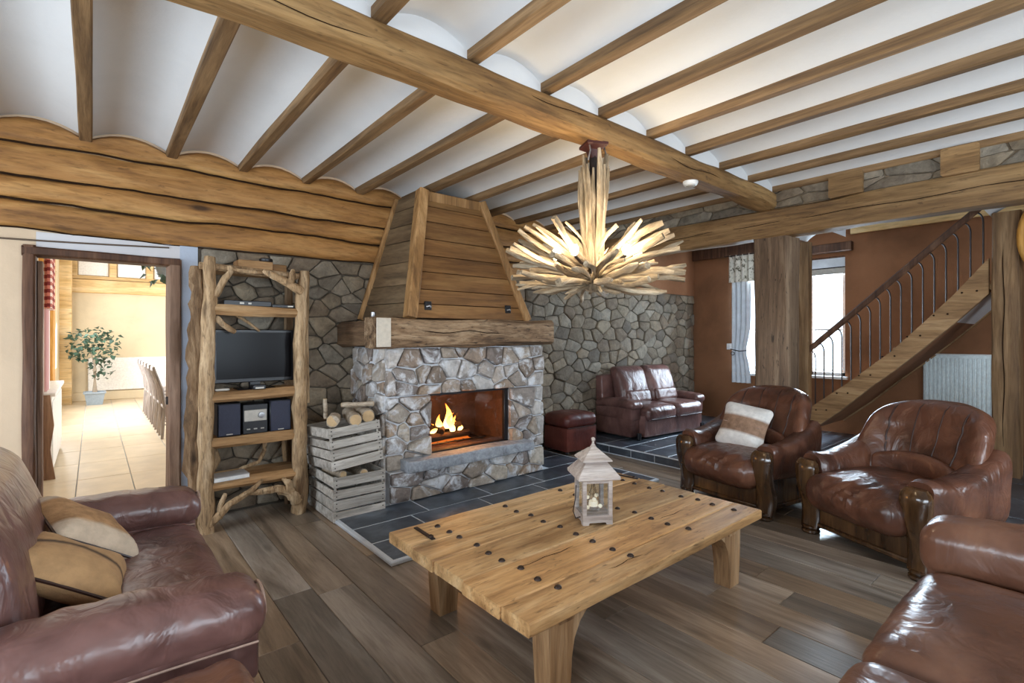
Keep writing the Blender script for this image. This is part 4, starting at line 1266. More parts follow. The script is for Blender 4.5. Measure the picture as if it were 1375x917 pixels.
for i in range(8):
    an = 2 * PI * i / 8 + .3
    stick((0, 0, .02), (math.cos(an) * rs.uniform(.14, .24), math.sin(an) * rs.uniform(.14, .24), rs.uniform(-.05, -.02)), .014, .010, 500 + i, .01)
for i, (an, rr_, zz) in enumerate(((R(261), .30, .20), (R(198), .29, .20), (R(20), .28, .20), (R(85), .28, .19), (R(186), .38, .17), (R(318), .28, .21))):
    c = Vector((rr_ * math.cos(an), rr_ * math.sin(an), zz))
    b = MB().lathe([(.004, -.034), (.016, -.026), (.026, -.006), (.027, .010), (.016, .030), (.001, .034)], 14).build('bulb', M['bulb'], ch)
    b.location = c
    MB().tube([c * .35 + Vector((0, 0, .06)), c * .7, c + Vector((0, 0, -.03))], .010, 8).build('bulb_holder', M['iron'], ch)
    l = bpy.data.lights.new('chandelier_bulb', 'POINT'); l.energy = 7.0; l.color = (1, .80, .52); l.shadow_soft_size = .04
    lo = bpy.data.objects.new('chandelier_bulb', l); COL.objects.link(lo)
    lo.location = Vector((2.47, 2.135, 1.77)) + c + Vector((0, 0, .05))

sd = empty('smoke_detector', 'white round smoke detector under the main beam', 'smoke detector', (3.62, 2.13, 2.683))
MB().lathe([(.058, .0), (.058, -.012), (.050, -.030), (.030, -.038), (.001, -.039)], 20).build('housing', M['whiteplastic'], sd)
MB().lathe([(.034, -.030), (.034, -.041), (.028, -.042), (.001, -.042)], 16).build('vent', M['silver'], sd)

# =================================================================== COFFEE TABLE
TX0, TX1, TY0, TY1, TZ = 1.20, 3.06, 1.335, 2.45, .42
tb = empty('coffee_table', 'low rustic coffee table of thick planks set with iron studs', 'table', ((TX0 + TX1) / 2, (TY0 + TY1) / 2, 0))
TO = Vector(((TX0 + TX1) / 2, (TY0 + TY1) / 2, 0))
class TB(MB):
    def build(self, name, mat, parent=tb, **kw):
        if parent is tb: self.v = [tuple(Vector(p) - TO) for p in self.v]
        return super().build(name, mat, parent, **kw)
cuts = [TY0, 1.50, 1.76, 2.00, 2.20, TY1]
for i, (a, b) in enumerate(zip(cuts[:-1], cuts[1:])):
    e0 = TX0 + [.0, -.006, .004, -.004, .0][i]; e1 = TX1 + [.0, .005, -.004, .006, 0][i]
    TB().beam((e0, (a + b) / 2, TZ - .0275), (e1, (a + b) / 2, TZ - .0275), b - a - .003, .055, 16, .0022, i + 3, .006).build('plank', M['table'])
# studs: four rows across the planks
rowx = [(1.444, 1.456), (1.92, 1.947), (2.41, 2.44), (2.905, 2.935)]
ys = [2.36, 2.25, 2.14, 2.02, 1.91, 1.79, 1.68, 1.56, 1.45]
rt = random.Random(4)
std = TB().lathe([(.017, 0), (.0165, .003), (.012, .009), (.005, .012), (.0005, .0125)], 8).build('stud', M['stud'])
first = True
for (xa, xb) in rowx:
    for k, y in enumerate(ys):
        p = Vector((xa + (xb - xa) * k / 8 + rt.uniform(-.014, .014), y + rt.uniform(-.012, .012), TZ)) - TO
        if first:
            for v in std.data.vertices: v.co += TO
            std.location = p; first = False
        else:
            copy_part(std, tb, p, (0, 0, rt.uniform(0, 3)))
for (xa, y, L, an) in ((1.335, 2.41, .20, R(-92)), (3.005, 2.40, .20, R(-82))):
    q = TB()
    st0 = MB().box(0, L, -.012, .012, 0, .006, .002).build('iron_strap', M['iron'], tb)
    st0.location = Vector((xa, y, TZ)) - TO; st0.rotation_euler = (0, 0, an)
    MB().lathe([(.016, 0), (.014, .008), (.004, .013), (.0005, .0135)], 8, (L * .85, 0, .005)).build('stud', M['stud'], st0)
# cracks in the planks
for (xa, y, n_) in ((1.42, 1.70, 9), (1.95, 1.82, 7), (2.45, 1.64, 6), (1.75, 1.43, 6), (1.50, 2.06, 6), (2.2, 2.1, 5)):
    TB().tube([(xa + .05 * i, y + .006 * math.sin(i * 1.7 + xa * 5), TZ - .0008) for i in range(n_)], [.0005] + [.0022] * (n_ - 2) + [.0005], 5).build('crack', M['crack'])
# legs: thick plank legs that flare inward to the top
for sx in (-1, 1):
    for sy in (-1, 1):
        xc = 1.40 if sx < 0 else 2.90
        yc = 1.455 if sy < 0 else 2.28
        out = -sx   # inward direction along x
        prof = [(0, 0), (.105, 0), (.110, .06), (.115, .15), (.130, .22), (.165, .28), (.22, .325), (.27, .362), (-.02, .362), (-.014, .2)]
        poly = [(xc + out * (q - .02), z) for (q, z) in prof]
        TB().prism(poly, 'y', yc - .048, yc + .048).build('leg', M['tleg'], smooth=25)
for sx in (-1, 1):
    xc = 1.46 if sx < 0 else 2.84
    TB().beam((xc, 1.40, TZ - .055 - .03), (xc, 2.34, TZ - .055 - .03), .09, .055, 6, .003, 5 + sx, .006).build('cross_bar', M['tleg'])

# =================================================================== LANTERN
la = empty('lantern', 'whitewashed wooden lantern with glass panes on the coffee table', 'lantern', (2.165, 1.875, TZ), R(-31))
la.scale = (.92, .92, .95)
W = .092
base = MB().prism([(-W, 0), (-W * .62, 0), (-W * .55, .014), (W * .55, .014), (W * .62, 0), (W, 0), (W, .055), (-W, .055)], 'y', -W, -W + .016)
base.prism([(-W, 0), (-W * .62, 0), (-W * .55, .014), (W * .55, .014), (W * .62, 0), (W, 0), (W, .055), (-W, .055)], 'y', W - .016, W)
base.prism([(-W + .016, .0), (-W * .62, 0), (-W * .55, .014), (W * .55, .014), (W * .62, 0), (W - .016, 0), (W - .016, .055), (-W + .016, .055)], 'x', -W, -W + .016)
base.prism([(-W + .016, .0), (-W * .62, 0), (-W * .55, .014), (W * .55, .014), (W * .62, 0), (W - .016, 0), (W - .016, .055), (-W + .016, .055)], 'x', W - .016, W)
base.box(-W + .01, W - .01, -W + .01, W - .01, .046, .058)
base.build('base', M['lantern'], la, smooth=0)
for sx in (-1, 1):
    for sy in (-1, 1):
        MB().box(sx * (W - .012) - .012, sx * (W - .012) + .012, sy * (W - .012) - .012, sy * (W - .012) + .012, .055, .262, .002).build('corner_post', M['lantern'], la, smooth=0)
for sx, sy in ((1, 0), (-1, 0), (0, 1), (0, -1)):
    g_ = MB().box(-.0015, .0015, -W + .02, W - .02, .058, .255) if sx else MB().box(-W + .02, W - .02, -.0015, .0015, .058, .255)
    o = g_.build('pane', M['lampglass'], la, smooth=0); o.location = (sx * (W - .012), sy * (W - .012), 0)
    r_ = MB().box(-.010, .010, -W + .02, W - .02, .240, .262) if sx else MB().box(-W + .02, W - .02, -.010, .010, .240, .262)
    o = r_.build('top_rail', M['lantern'], la, smooth=0); o.location = (sx * (W - .012), sy * (W - .012), 0)
def sq(r_, z): return [(-r_, -r_, z), (r_, -r_, z), (r_, r_, z), (-r_, r_, z)]
MB().loft([sq(.118, .262), sq(.128, .268), sq(.128, .285), sq(.120, .292), sq(.064, .360)]).build('lower_roof', M['lantern'], la, smooth=0)
MB().loft([sq(.050, .355), sq(.050, .362), sq(.092, .364), sq(.090, .372), sq(.022, .430)]).build('upper_roof', M['lantern'], la, smooth=0)
MB().lathe([(.024, .428), (.016, .440), (.010, .450), (.006, .465), (.012, .474), (.013, .482), (.008, .490), (.001, .492)], 12).build('finial', M['lantern'], la)
MB().lathe([(.036, .060), (.040, .066), (.034, .07), (.034, .085), (.030, .085), (.030, .072), (.001, .072)], 14).build('candle_dish', M['steel'], la)
MB().lathe([(.027, .072), (.028, .076), (.028, .110), (.026, .114), (.006, .112), (.001, .112)], 14).build('candle', M['candle'], la)
for (dx, dy, dz) in ((-.03, .02, .13), (.03, .03, .135), (.0, -.02, .128), (.04, -.015, .085), (-.042, -.02, .082)):
    MB().lathe([(.002, 0), (.012, .006), (.014, .014), (.008, .022), (.001, .024)], 8, (dx, dy, dz - .012)).build('glass_bead', M['candle'], la)
    MB().tube([(dx, dy, dz), (dx * .3, dy * .3, .19), (0, 0, .262)], .0012, 5).build('wire', M['iron'], la)
MB().tube([(-W - .004, -.05, .04), (-W - .03, -.04, .03), (-W - .035, 0, .06), (-W - .012, .03, .12), (-W - .004, .04, .2)], .003, 6).build('wire_handle', M['iron'], la)

# =================================================================== ARMCHAIRS
def make_armchair(name, label, loc, rotz, leath):
    c = empty(name, label, 'armchair', loc, rotz)
    # frame
    MB().box(-.37, .37, -.375, -.345, .075, .235, .008).box(-.36, .36, -.395, -.345, .06, .095, .010).build('front_panel', M['polished'], c)
    for s in (-1, 1):
        MB().box(s * .375, s * .405, -.36, .40, .075, .30, .006).box(s * .375, s * .425, -.34, .40, .06, .095, .008).build('side_panel', M['polished'], c)
    MB().box(-.39, .39, .37, .40, .075, .35, .006).build('rear_panel', M['polished'], c)
    for s in (-1, 1):
        MB().lathe([(.035, 0), (.045, .012), (.04, .03), (.034, .05), (.04, .075)], 12, (s * .36, .36, 0)).build('foot', M['polished'], c)
    # seat cushion with a full rolled front
    def seatf(p):
        f = max(0, (-p.y - .10)) / .38
        dz = -.015 * f
        w = .008 * math.sin(p.x * 58 + 7 * nz(p, 5, 3)) * min(1, f * 1.4) * (1 - abs(p.x) / .40)
        return (p.x * (1 + .03 * f), p.y - w, p.z + dz + w * .8)
    MB().softbox((0, -.105, .355), (.73, .86, .255), .12, 36, seatf, (.01, .02, .03)).build('seat', leath, c)
    # barrel back
    def backf(p):
        u = p.x / .45; t = (p.z - .36) / .62
        y = p.y - .30 * abs(u) ** 2.4 * (1 - .45 * max(0, t)) + .20 * t
        x = p.x * (1.0 - .13 * max(0, t) ** 2.2)
        z = p.z - .085 * abs(u) ** 2.6 * max(0, t)
        wv = .009 * math.sin(p.z * 52 + 4 * nz(p, 5, 2)) * (1 - min(1, abs(abs(p.x) - .24) / .12)) + .010 * nz(p, 9, 4)
        return (x, y - wv, z)
    bk = MB().softbox((0, .285, .665), (.90, .21, .66), .10, 30, backf, (0, .035, 0)).build('backrest', leath, c)
    def seam(x0, x1, z0=.47, z1=.975, r_=.0065, nm='piping', mat=M['seam']):
        pts = []
        for i in range(15):
            t = i / 14
            z = z0 + (z1 - z0) * t
            x = x0 + (x1 - x0) * t ** .7
            y = .285 - .105 - .035 * max(0, 1 - (x / .45) ** 2) * max(0, 1 - ((z - .665) / .33) ** 2) + (.09 * max(0, (z - .93) / .06) ** 2 if z > .93 else 0)
            q = Vector(backf(Vector((x, y, z)))); pts.append((q.x, q.y - .001, q.z))
        MB().tube(pts, r_, 6).build(nm, mat, bk)
    for s in (-1, 1):
        seam(s * .20, s * .285)
        seam(s * .07, s * .10, .56, .97, .004)
    # lumbar roll
    def lum(p):
        u = p.x / .28
        return (p.x, p.y + .10 - .06 * u * u, p.z - .05 * u * u + .03)
    MB().softbox((0, .09, .525), (.58, .08, .17), .038, 14, lum).build('lumbar_cushion', leath, c)
    # arms: padded, sloping to the front and gathered over the wooden posts
    for s in (-1, 1):
        rings = []
        n = 20
        for k in range(19):
            t = k / 18
            y = .36 - .735 * t
            top_ = .76 - .19 * t - .05 * math.sin(PI * t) + .03 * max(0, (t - .8) / .2)
            botm = .27 + .04 * t
            xi, xo = .300, .480 - .01 * t + .02 * math.sin(PI * t)
            cx, cz = (xi + xo) / 2, (top_ + botm) / 2
            a, b = (xo - xi) / 2 + .012, (top_ - botm) / 2
            e = 1.0
            if k == 18: e = .88
            if k == 0: e = .8
            ring = []
            for i in range(n):
                an = 2 * PI * i / n
                ca, sa = math.cos(an), math.sin(an)
                ex = .62
                px = math.copysign(abs(ca) ** ex, ca) * a * e
                pz = math.copysign(abs(sa) ** ex, sa) * b * e
                # leather rolls outwards at the top
                if pz > 0: px += .025 * (pz / b) * (1)
                wv = .006 * math.sin(t * 58 + an * 2) * max(0, t - .45)
                ring.append((s * (cx + px + wv), y, cz + pz + wv))
            rings.append(ring)
        MB().loft(rings).build('arm', leath, c)
        # carved wooden arm post
        rings = []
        for k in range(21):
            t = k / 20
            z = .045 + .50 * t
            yy = -.385 + .030 * math.sin(t * PI * 2.0 + .3) - .035 * max(0, t - .75) / .25
            wx = .070 + .014 * t + .006 * math.sin(t * PI * 3)
            wy = .052 + .010 * math.sin(t * PI)
            if k == 20: wx *= .72; wy *= .6
            if k == 19: wx *= .94; wy *= .92
            ring = []
            for i in range(18):
                an = 2 * PI * i / 18
                ca, sa = math.cos(an), math.sin(an)
                lobe = 1 + .06 * math.cos(5 * (an + PI / 2))
                ring.append((s * .405 + math.copysign(abs(ca) ** .7, ca) * wx * lobe, yy + math.copysign(abs(sa) ** .7, sa) * wy * lobe, z))
            rings.append(ring)
        po = MB().loft(rings).build('arm_post', M['polished'], c)
        MB().lathe([(.058, 0), (.066, .010), (.064, .024), (.052, .032), (.066, .042), (.066, .055), (.056, .062)], 16, (s * .405, -.380, 0)).build('post_foot', M['polished'], po)
        for k_, dz in enumerate((.30, .33, .36)):
            MB().softbox((s * .405 + (0 if k_ != 1 else 0), -.452, dz), (.030 - .006 * k_, .016, .03), .007, 5).build('carved_leaf', M['polished'], po)
    return c
A1 = make_armchair('leather_armchair', 'brown leather armchair with polished wooden arm posts holding a white banded cushion', (4.515, 2.085, 0), R(170 + 90), M['leather'])
A2 = make_armchair('leather_armchair', 'empty brown leather armchair with polished wooden arm posts in front of the radiator', (4.274, .943, 0), R(156.4 + 90), M['leather'])
A1.scale = A2.scale = (.95, .92, 1.0)

cu = empty('throw_cushion', 'white square cushion with a brown band on the leather armchair', 'cushion', (4.37, 2.12, .485), R(170 + 90 + 10))
o = MB().softbox((0, 0, .19), (.44, .12, .40), .058, 16, fn=lambda p: (p.x * (1 - .12 * (1 - abs((p.z - .19) / .19) ** 2)) , p.y * (1 - .5 * max(abs(p.x / .2), abs((p.z - .19) / .19)) ** 3), p.z), bulge=(0, .03, 0)).build('cover', M['bandcloth'], cu)
for v in o.data.vertices: v.co.z -= .19
o.location = (0, 0, .19)
cu.rotation_euler = (R(-26), R(7), R(170 + 90 + 12))
MB().tube([(-.16, -.062, .19), (.16, -.062, .19)], .003, 5).build('seam', M['piping'], cu)

# =================================================================== SOFAS
def make_sofa(label, loc, rotz, Wd, D, n_seat, leath, seat_h=.45, arm_h=.62, back_h=.95, arm_w=.25, pipe=True, lumb=False, name='leather_sofa', cat='sofa', n=22, back_off=0.0, pad_h=.185, arm_back=0.0):
    c = empty(name, label, cat, loc, rotz)
    hw, hd = Wd / 2, D / 2
    inner = Wd - 2 * arm_w
    MB().softbox((0, .02, .165), (inner + .04, D - .10, .29), .025, 8).build('base', leath, c)
    sw = inner / n_seat
    for i in range(n_seat):
        xc = -inner / 2 + sw * (i + .5)
        def sf(p, xc=xc):
            f = max(0, -p.y - .1) / hd
            w = .004 * math.sin(p.x * 40 + 4 * nz(p, 5, i)) * f + .006 * nz(p, 6, 3)
            return (p.x, p.y, p.z + w - .02 * max(0, f - .5))
        sc = MB().softbox((xc, -.045, seat_h - .085), (sw - .004, D - .11, .19), .07, n, sf, (0, .015, .025)).build('seat_cushion', leath, c)
        MB().tube([(xc - sw / 2 + .05, -hd + .008, seat_h - .155), (xc + sw / 2 - .05, -hd + .008, seat_h - .155)], .006, 6).build('piping', M['piping'] if pipe else M['seam'], sc)
        def bf(p, xc=xc):
            t = (p.z - seat_h) / (back_h - seat_h)
            w = .007 * math.sin((p.x - xc) * 36 + 3 * nz(p, 4, 2)) * max(0, 1 - abs(t - .35) * 2.2)
            return (p.x, p.y + .13 * t - .02 * math.sin(PI * min(1, max(0, t))) + w, p.z)
        bc = MB().softbox((xc, hd - .28 + back_off, (seat_h + back_h) / 2 + .0), (sw - .004, .20, back_h - seat_h + .06), .085, n, bf, (0, .03, 0)).build('back_cushion', leath, c)
        if lumb:
            MB().softbox((xc, hd - .40, seat_h + .10), (sw * .80, .09, .17), .04, 12, lambda p: (p.x, p.y + .25 * (p.z - seat_h), p.z)).build('lumbar_cushion', leath, c)
    MB().softbox((0, hd - .10, back_h / 2 - .01), (Wd - .06, .16, back_h - .14), .05, 10, lambda p: (p.x, p.y + .06 * (p.z / back_h), p.z)).build('back_frame', leath, c)
    for s in (-1, 1):
        xc = s * (hw - arm_w / 2)
        MB().softbox((xc, arm_back / 2, .165), (arm_w - .02, D - .05 - arm_back, .28), .03, 8).build('arm_base', leath, c)
        ap = MB().softbox((xc, -.005 + arm_back / 2, .385 if arm_h > .55 else .34), (arm_w - .008, D - .03 - arm_back, .20), .035, 10).build('arm_panel', leath, c)
        def af(p):
            t = (p.y + hd) / D
            w = .006 * math.sin(p.y * 48 + 5 * nz(p, 4, 7)) * max(0, 1 - abs(t - .55) * 1.6) * (1 if p.z > arm_h - .1 else 0)
            return (p.x, p.y, p.z + .02 * math.sin(PI * t) - .03 * max(0, t - .6) + w)
        pd = MB().softbox((xc, -.02 + arm_back / 2, arm_h - pad_h / 2), (arm_w + .03, D - arm_back, pad_h), min(.085, pad_h * .47), n, af, (.0, .0, .02)).build('arm_pad', leath, c)
        if pipe:
            for q in (-1, 1):
                xx = xc + q * (arm_w / 2 + .004)
                MB().tube([(xx, -hd + .02 + (D - .09) * i / 10, arm_h - .165 + .012 * math.sin(PI * i / 10)) for i in range(11)], .004, 6).build('piping', M['piping'], pd)
            pts = []
            for i in range(13):
                a = PI * i / 12
                pts.append((xc - math.cos(a) * (arm_w / 2 - .045), -hd - .012, arm_h - .10 + math.sin(a) * .075))
            MB().tube(pts, .006, 6).build('piping', M['piping'], pd)
            MB().tube([(xc + (arm_w / 2 - .006), -hd + .03, .295), (xc + (arm_w / 2 - .006), hd - .06, .295)], .004, 5).build('stitch_line', M['piping'], ap)
            MB().tube([(xc - (arm_w / 2 - .006), -hd + .03, .295), (xc - (arm_w / 2 - .006), hd - .06, .295)], .004, 5).build('stitch_line', M['piping'], ap)
        for q in (-1, 1):
            MB().lathe([(.03, 0), (.034, .01), (.03, .09)], 10, (xc, q * (hd - .10), 0)).build('foot', M['black'], c)
    return c
make_sofa('plum brown leather sofa with pale piping and two hide cushions beside the doorway', (-.015, 2.655, 0), R(90), 1.63, .92, 1, M['leather2'], arm_h=.595, back_off=.045)
make_sofa('brown leather sofa with its seat facing the coffee table and fireplace', (1.87, .07, 0), R(180), 2.32, .92, 2, M['leather3'], seat_h=.46, arm_h=.64, pipe=False, pad_h=.235)
make_sofa('small brown leather two-seater against the rubble wall on the raised floor', (6.17, 4.20, PZ), R(-4), 1.60, .82, 2, M['leather2'], seat_h=.42, arm_h=.49, back_h=.90, arm_w=.20, pipe=False, lumb=True, n=18, pad_h=.11, arm_back=.13)

# hide cushions on the sofa
def hide_cushion(label, loc, rot, mat, size=(.44, .44, .13)):
    c = empty('hide_cushion', label, 'cushion', loc)
    c.rotation_euler = rot
    def f(p):
        e = max(abs(p.x) / (size[0] / 2), abs(p.y) / (size[1] / 2))
        return (p.x * (1 - .06 * (1 - abs(p.y / (size[1] / 2)) ** 2)), p.y * (1 - .06 * (1 - abs(p.x / (size[0] / 2)) ** 2)), p.z * (1 - .55 * e ** 4) + .006 * nz(p, 9, 5))
    MB().softbox((0, 0, 0), size, .06, 16, f, (0, 0, .015)).build('cover', mat, c)
    MB().tube([(size[0] * .49 * q, size[1] * .49 * r_, 0) for (q, r_) in ((-1, -1), (0, -.95), (1, -1), (.95, 0), (1, 1), (0, .95), (-1, 1), (-.95, 0), (-1, -1))], .006, 5).build('seam', M['seam'], c)
    return c
hide_cushion('tan hide cushion with a pale edge leaning on the sofa back', (-.03, 2.90, .60), (R(14), R(36), R(25)), M['cowhide2'], (.38, .40, .13))
hide_cushion('tan hide cushion with a dark wavy stripe lying on the sofa', (-.075, 2.50, .585), (R(-6), R(32), R(-8)), M['cowhide'], (.40, .42, .13))

# ottomans
def make_ottoman(label, loc, rotz, w, d, h, leath):
    c = empty('leather_ottoman', label, 'ottoman', loc, rotz)
    MB().softbox((0, 0, h * .36), (w - .03, d - .03, h * .62), .02, 8).build('base', leath, c)
    MB().softbox((0, 0, h * .83), (w, d, h * .34), .07, 18, lambda p: (p.x, p.y, p.z + .004 * math.sin(p.x * 38 + 3 * nz(p, 5, 2)) * (1 if p.z > h * .8 else 0)), (0, 0, .02)).build('cushion', leath, c)
    MB().tube([(-w / 2 + .02, -d / 2 + .01, h * .67), (w / 2 - .02, -d / 2 + .01, h * .67)], .005, 5).build('piping', M['seam'], c)
    for sx in (-1, 1):
        for sy in (-1, 1):
            MB().lathe([(.022, 0), (.026, h * .07)], 8, (sx * (w / 2 - .06), sy * (d / 2 - .06), 0)).build('foot', M['black'], c)
    return c
make_ottoman('dark red leather footstool between the fireplace and the small sofa', (4.64, 4.40, .031), R(-3), .54, .46, .47, M['redleather'])
make_ottoman('brown leather ottoman beside the near arm of the plum sofa', (-.05, 1.475, 0), R(4), .86, .54, .475, M['leather3'])

# =================================================================== NOOK DETAILS
rad = empty('radiator', 'white fluted panel radiator under the staircase', 'radiator', (XR - .07, 1.08, .22))
MB().box(.0, .05, -.43, .43, 0, 1.02, .008).build('panel', M['radiator'], rad)
fl0 = MB().box(-.010, .004, -.010, .010, .03, .98, .004).build('flute', M['radiator'], rad)
fl0.location = (0, -.40, 0)
for i in range(1, 21): copy_part(fl0, rad, (0, -.40 + .04 * i, 0))
MB().box(-.014, .056, -.435, .435, 1.015, 1.03, .004).build('top_grille', M['whiteplastic'], rad)
for s in (-.35, .35): MB().tube([(.03, s, 0), (.03, s, -.11)], .012, 8).build('pipe', M['whiteplastic'], rad)

cur = empty('window_curtain', 'white tied-back curtain with patterned valance in front of the nook window', 'curtain', (XR - .06, 3.80, 0))
def sheet(y0, y1, z0, z1, waves, amp, narrow=None, thick=.004, nzv=12):
    ny = waves * 8; vs = []; fs = []
    for layer in (0, 1):
        for j in range(nzv + 1):
            t = j / nzv; z = z0 + (z1 - z0) * t
            a, b = y0, y1
            if narrow: a, b = narrow(t, a, b)
            for i in range(ny + 1):
                u = i / ny
                vs.append((amp * math.sin(u * waves * 2 * PI) + layer * thick, a + (b - a) * u, z))
    w_ = ny + 1; S = w_ * (nzv + 1)
    for j in range(nzv):
        for i in range(ny):
            q = j * w_ + i
            fs.append((q, q + 1, q + w_ + 1, q + w_)); fs.append((S + q, S + q + w_, S + q + w_ + 1, S + q + 1))
    for j in range(nzv):
        for i in (0, ny):
            q = j * w_ + i; fs.append((q, q + w_, S + q + w_, S + q))
    for i in range(ny):
        for j in (0, nzv):
            q = j * w_ + i; fs.append((q, q + 1, S + q + 1, S + q))
    return MB().add(vs, fs)
sheet(-.14, .17, .72, 2.45, 4, .02, lambda t, a, b: (a + .07 * math.exp(-((t - .3) / .14) ** 2), b)).build('drape', M['curtain'], cur, smooth=60)
sheet(-.42, .20, 2.34, 2.78, 6, .02).build('valance', M['valance'], cur, smooth=60).location = (-.04, 0, 0)
MB().tube([(-.05, -.60, 2.77), (-.05, .26, 2.77)], .010, 8).build('curtain_rod', M['iron'], cur)
MB().tube([(-.03, -.09, 1.24), (-.05, .02, 1.23), (-.045, .13, 1.25), (.0, .19, 1.26)], .008, 6).build('tieback', M['iron'], cur)
rp = [(-.05, .13 + .028 * math.cos(2 * PI * i / 14), 1.19 + .028 * math.sin(2 * PI * i / 14)) for i in range(15)]
MB().tube(rp, .006, 6, cap=False).build('tieback_ring', M['iron'], cur)
sw = empty('wall_switch', 'white square wall switch beside the curtain', 'switch', (XR - .002, 4.03, 1.30))
MB().box(-.014, 0, -.05, .05, -.05, .05, .004).build('plate', M['whiteplastic'], sw)
MB().box(-.020, -.012, -.022, .022, -.03, .03, .003).build('rocker', M['whiteplastic'], sw)

hoop = empty('wooden_hoop', 'oval hoop of bent yellow wood hanging on the stair post', 'hoop', (6.69, .405, 2.39))
MB().tube([(-.0, -.02 + .155 * math.cos(2 * PI * i / 28) , .0 + .31 * math.sin(2 * PI * i / 28)) for i in range(29)], .032, 10, cap=False).build('rim', M['pine'], hoop)
MB().tube([(0, -.02, .31), (0.0, -.02, .37)], .008, 6).build('hook', M['iron'], hoop)

# =================================================================== DINING ROOM THINGS
pl = empty('potted_ficus', 'leafy ficus in a blue grey pot at the far wall of the dining room', 'potted plant', (.02, 14.1, 0))
MB().loft([[(sx * r_, sy * r_, z) for (sx, sy) in ((-1, -1), (1, -1), (1, 1), (-1, 1))] for (r_, z) in ((.13, 0), (.17, .24), (.19, .245), (.19, .28), (.16, .28), (.15, .23))]).build('pot', M['pot'], pl, smooth=0)
rr = random.Random(77)
for s in (-.03, .03, 0):
    MB().tube([(s, 0, .20), (s * .3, .02, .45), (-s * .6, 0, .75), (s * 2, 0, 1.1)], [.022, .018, .016, .010], 7).build('trunk', M['trunk'], pl)
leaf_me = None
lv = MB()
lv.add([(0, 0, 0), (.035, .03, .012), (.0, .09, -.01), (-.035, .03, .012), (0, .04, -.004), (0, 0, .003), (0, .04, .0)],
       [(0, 1, 4), (1, 2, 4), (2, 3, 4), (3, 0, 4)])
leaf0 = lv.build('leaf', M['leaf'], pl, smooth=0)
for i in range(290):
    while True:
        p = Vector((rr.uniform(-1, 1), rr.uniform(-1, 1), rr.uniform(-1, 1)))
        if .35 < p.length < 1: break
    t = rr.random()
    if i < 235: q = Vector((p.x * .47, p.y * .42, 1.28 + p.z * .42))
    else: q = Vector((p.x * .26 + .10, p.y * .22, .78 + p.z * .26))
    o = leaf0 if i == 0 else copy_part(leaf0, pl)
    o.location = q; o.rotation_euler = (rr.uniform(-1.2, .6), rr.uniform(-.6, .6), rr.uniform(0, 6.28))
    k = rr.uniform(.95, 1.5); o.scale = (k, k, k)

def dining_chair(y, i):
    c = empty('dining_chair', 'grey curved-back dining chair in the row beyond the doorway', 'chair', (.95, y, 0), R(90), 'row of dining chairs beyond the doorway')
    mt = dchm
    MB().softbox((0, -.02, .45), (.42, .42, .05), .02, 6).build('seat', mt, c)
    for s in (-1, 1):
        MB().tube([(s * .18, .20, 0), (s * .18, .17, .45), (s * .185, .20, .70), (s * .175, .30, 1.02)], [.018, .022, .02, .016], 8).build('rear_leg', mt, c)
        MB().tube([(s * .18, -.20, 0), (s * .175, -.19, .43)], [.014, .022], 8).build('front_leg', mt, c)
        MB().tube([(s * .18, .18, .20), (s * .18, -.195, .20)], .010, 6).build('stretcher', mt, c)
    MB().beam((-.19, .298, 1.0), (.19, .298, 1.0), .03, .07, 6, .0, 1, .01).build('top_rail', mt, c)
    for k in range(4):
        x = -.10 + .067 * k
        MB().tube([(x, .165, .46), (x, .20, .70), (x, .29, .98)], .009, 6).build('back_spindle', mt, c)
    return c
dchm = wood('grey_chair_wood', srgb(96, 88, 84), srgb(140, 130, 124), srgb(176, 168, 160), 'Z', .5)
first = None
for i in range(6):
    y = 8.85 + .62 * i
    if first is None: first = dining_chair(y, i)
    else:
        c_ = copy_tree(first); c_.location = (.95, y, 0)

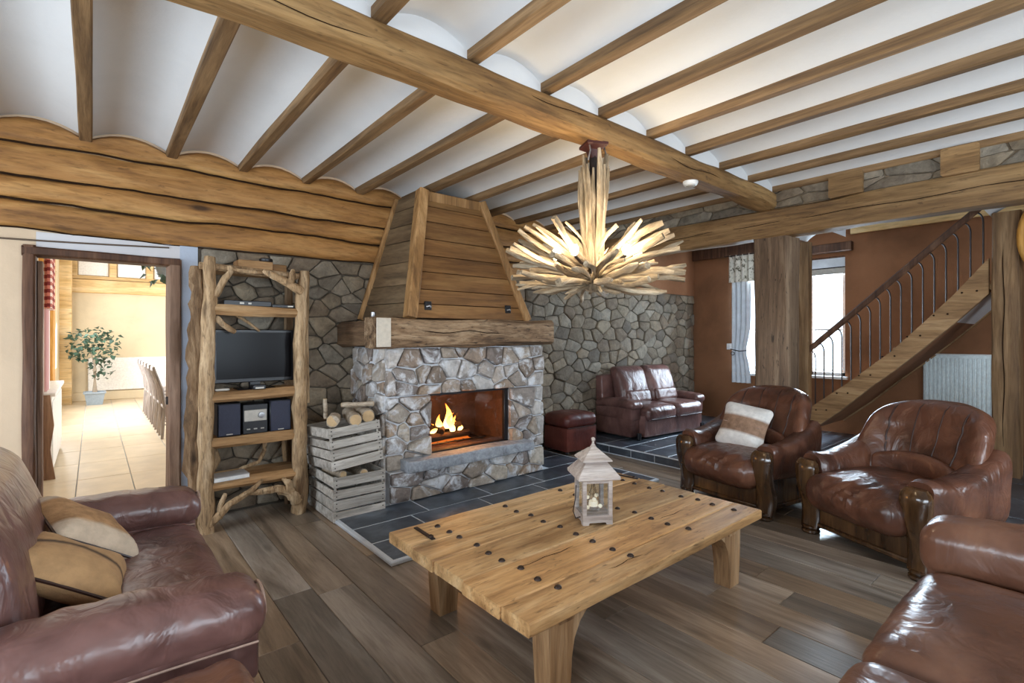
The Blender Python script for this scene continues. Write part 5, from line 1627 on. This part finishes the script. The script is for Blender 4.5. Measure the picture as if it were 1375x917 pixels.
wc = empty('white_cabinet', 'low white cabinet with a live-edge wooden end beyond the doorway', 'cabinet', (DX + .12, 7.9, 0))
MB().box(-.115, .11, -.9, 1.0, .04, .84, .006).build('body', M['pale'], wc)
MB().box(-.115, .14, -.93, 1.03, .84, .88, .006).build('top', M['pale'], wc)
MB().prism([(-.11, 0), (.14, 0), (.10, .3), (.13, .55), (.10, .86), (-.11, .86)], 'y', -.97, -.93).build('end_board', M['jamb'], wc, smooth=0)
MB().box(.109, .118, -.86, .04, .10, .78, .004).build('cabinet_door', M['whiteplastic'], wc)
MB().box(.109, .118, .07, .96, .10, .78, .004).build('cabinet_door', M['whiteplastic'], wc)
gc = empty('gingham_curtain', 'short red gingham curtain hanging over the white cabinet', 'curtain', (DX + .21, 7.0, 0))
sheet(-.30, .35, 1.74, 2.5, 5, .03).build('valance', M['gingham'], gc, smooth=60)
MB().tube([(-.0, -.4, 2.5), (0, .45, 2.5)], .012, 8).build('curtain_rod', M['pinex'], gc)
pc = empty('pale_curtain', 'pale pink striped curtain hanging below the gingham one', 'curtain', (DX + .17, 7.2, 0))
def stripes():
    t = NT('pink_striped_cloth'); v = t.coords(False); s = t.n('ShaderNodeSeparateXYZ', Vector=v)
    k = t.math('GREATER_THAN', t.math('FRACT', t.math('MULTIPLY', s.outputs[1], 9.0)), .5)
    t.col(t.mix(k, srgb(240, 230, 228), srgb(196, 150, 150))); t.set(Roughness=.9)
    return t.m
sheet(-.28, .22, .90, 1.74, 4, .025).build('drape', stripes(), pc, smooth=60)
lp = MB().lathe([(.05, 0), (.09, .03), (.10, .06), (.07, .10), (.001, .11)], 14).build('white_bowl_lamp', M['whiteplastic'], None)
lp.location = (DX + .17, 6.72, 1.68)
bpy.data.objects.remove(lp, do_unlink=True)
hp = empty('hanging_plant', 'trailing green plant hanging at the top of the doorway beyond', 'plant', (.72, 8.2, 2.26))
MB().lathe([(.06, 0), (.09, .10), (.10, .16), (.08, .16)], 10).build('pot', M['pot'], hp)
for i in range(24):
    o = copy_part(leaf0, hp)
    o.location = (rr.uniform(-.26, .16), rr.uniform(-.15, .15), rr.uniform(-.12, .22)); o.rotation_euler = (rr.uniform(-1.2, .6), rr.uniform(-.6, .6), rr.uniform(0, 6.28))
MB().tube([(0, 0, .1), (0, 0, 1.24)], .006, 6).build('cord', M['iron'], hp)
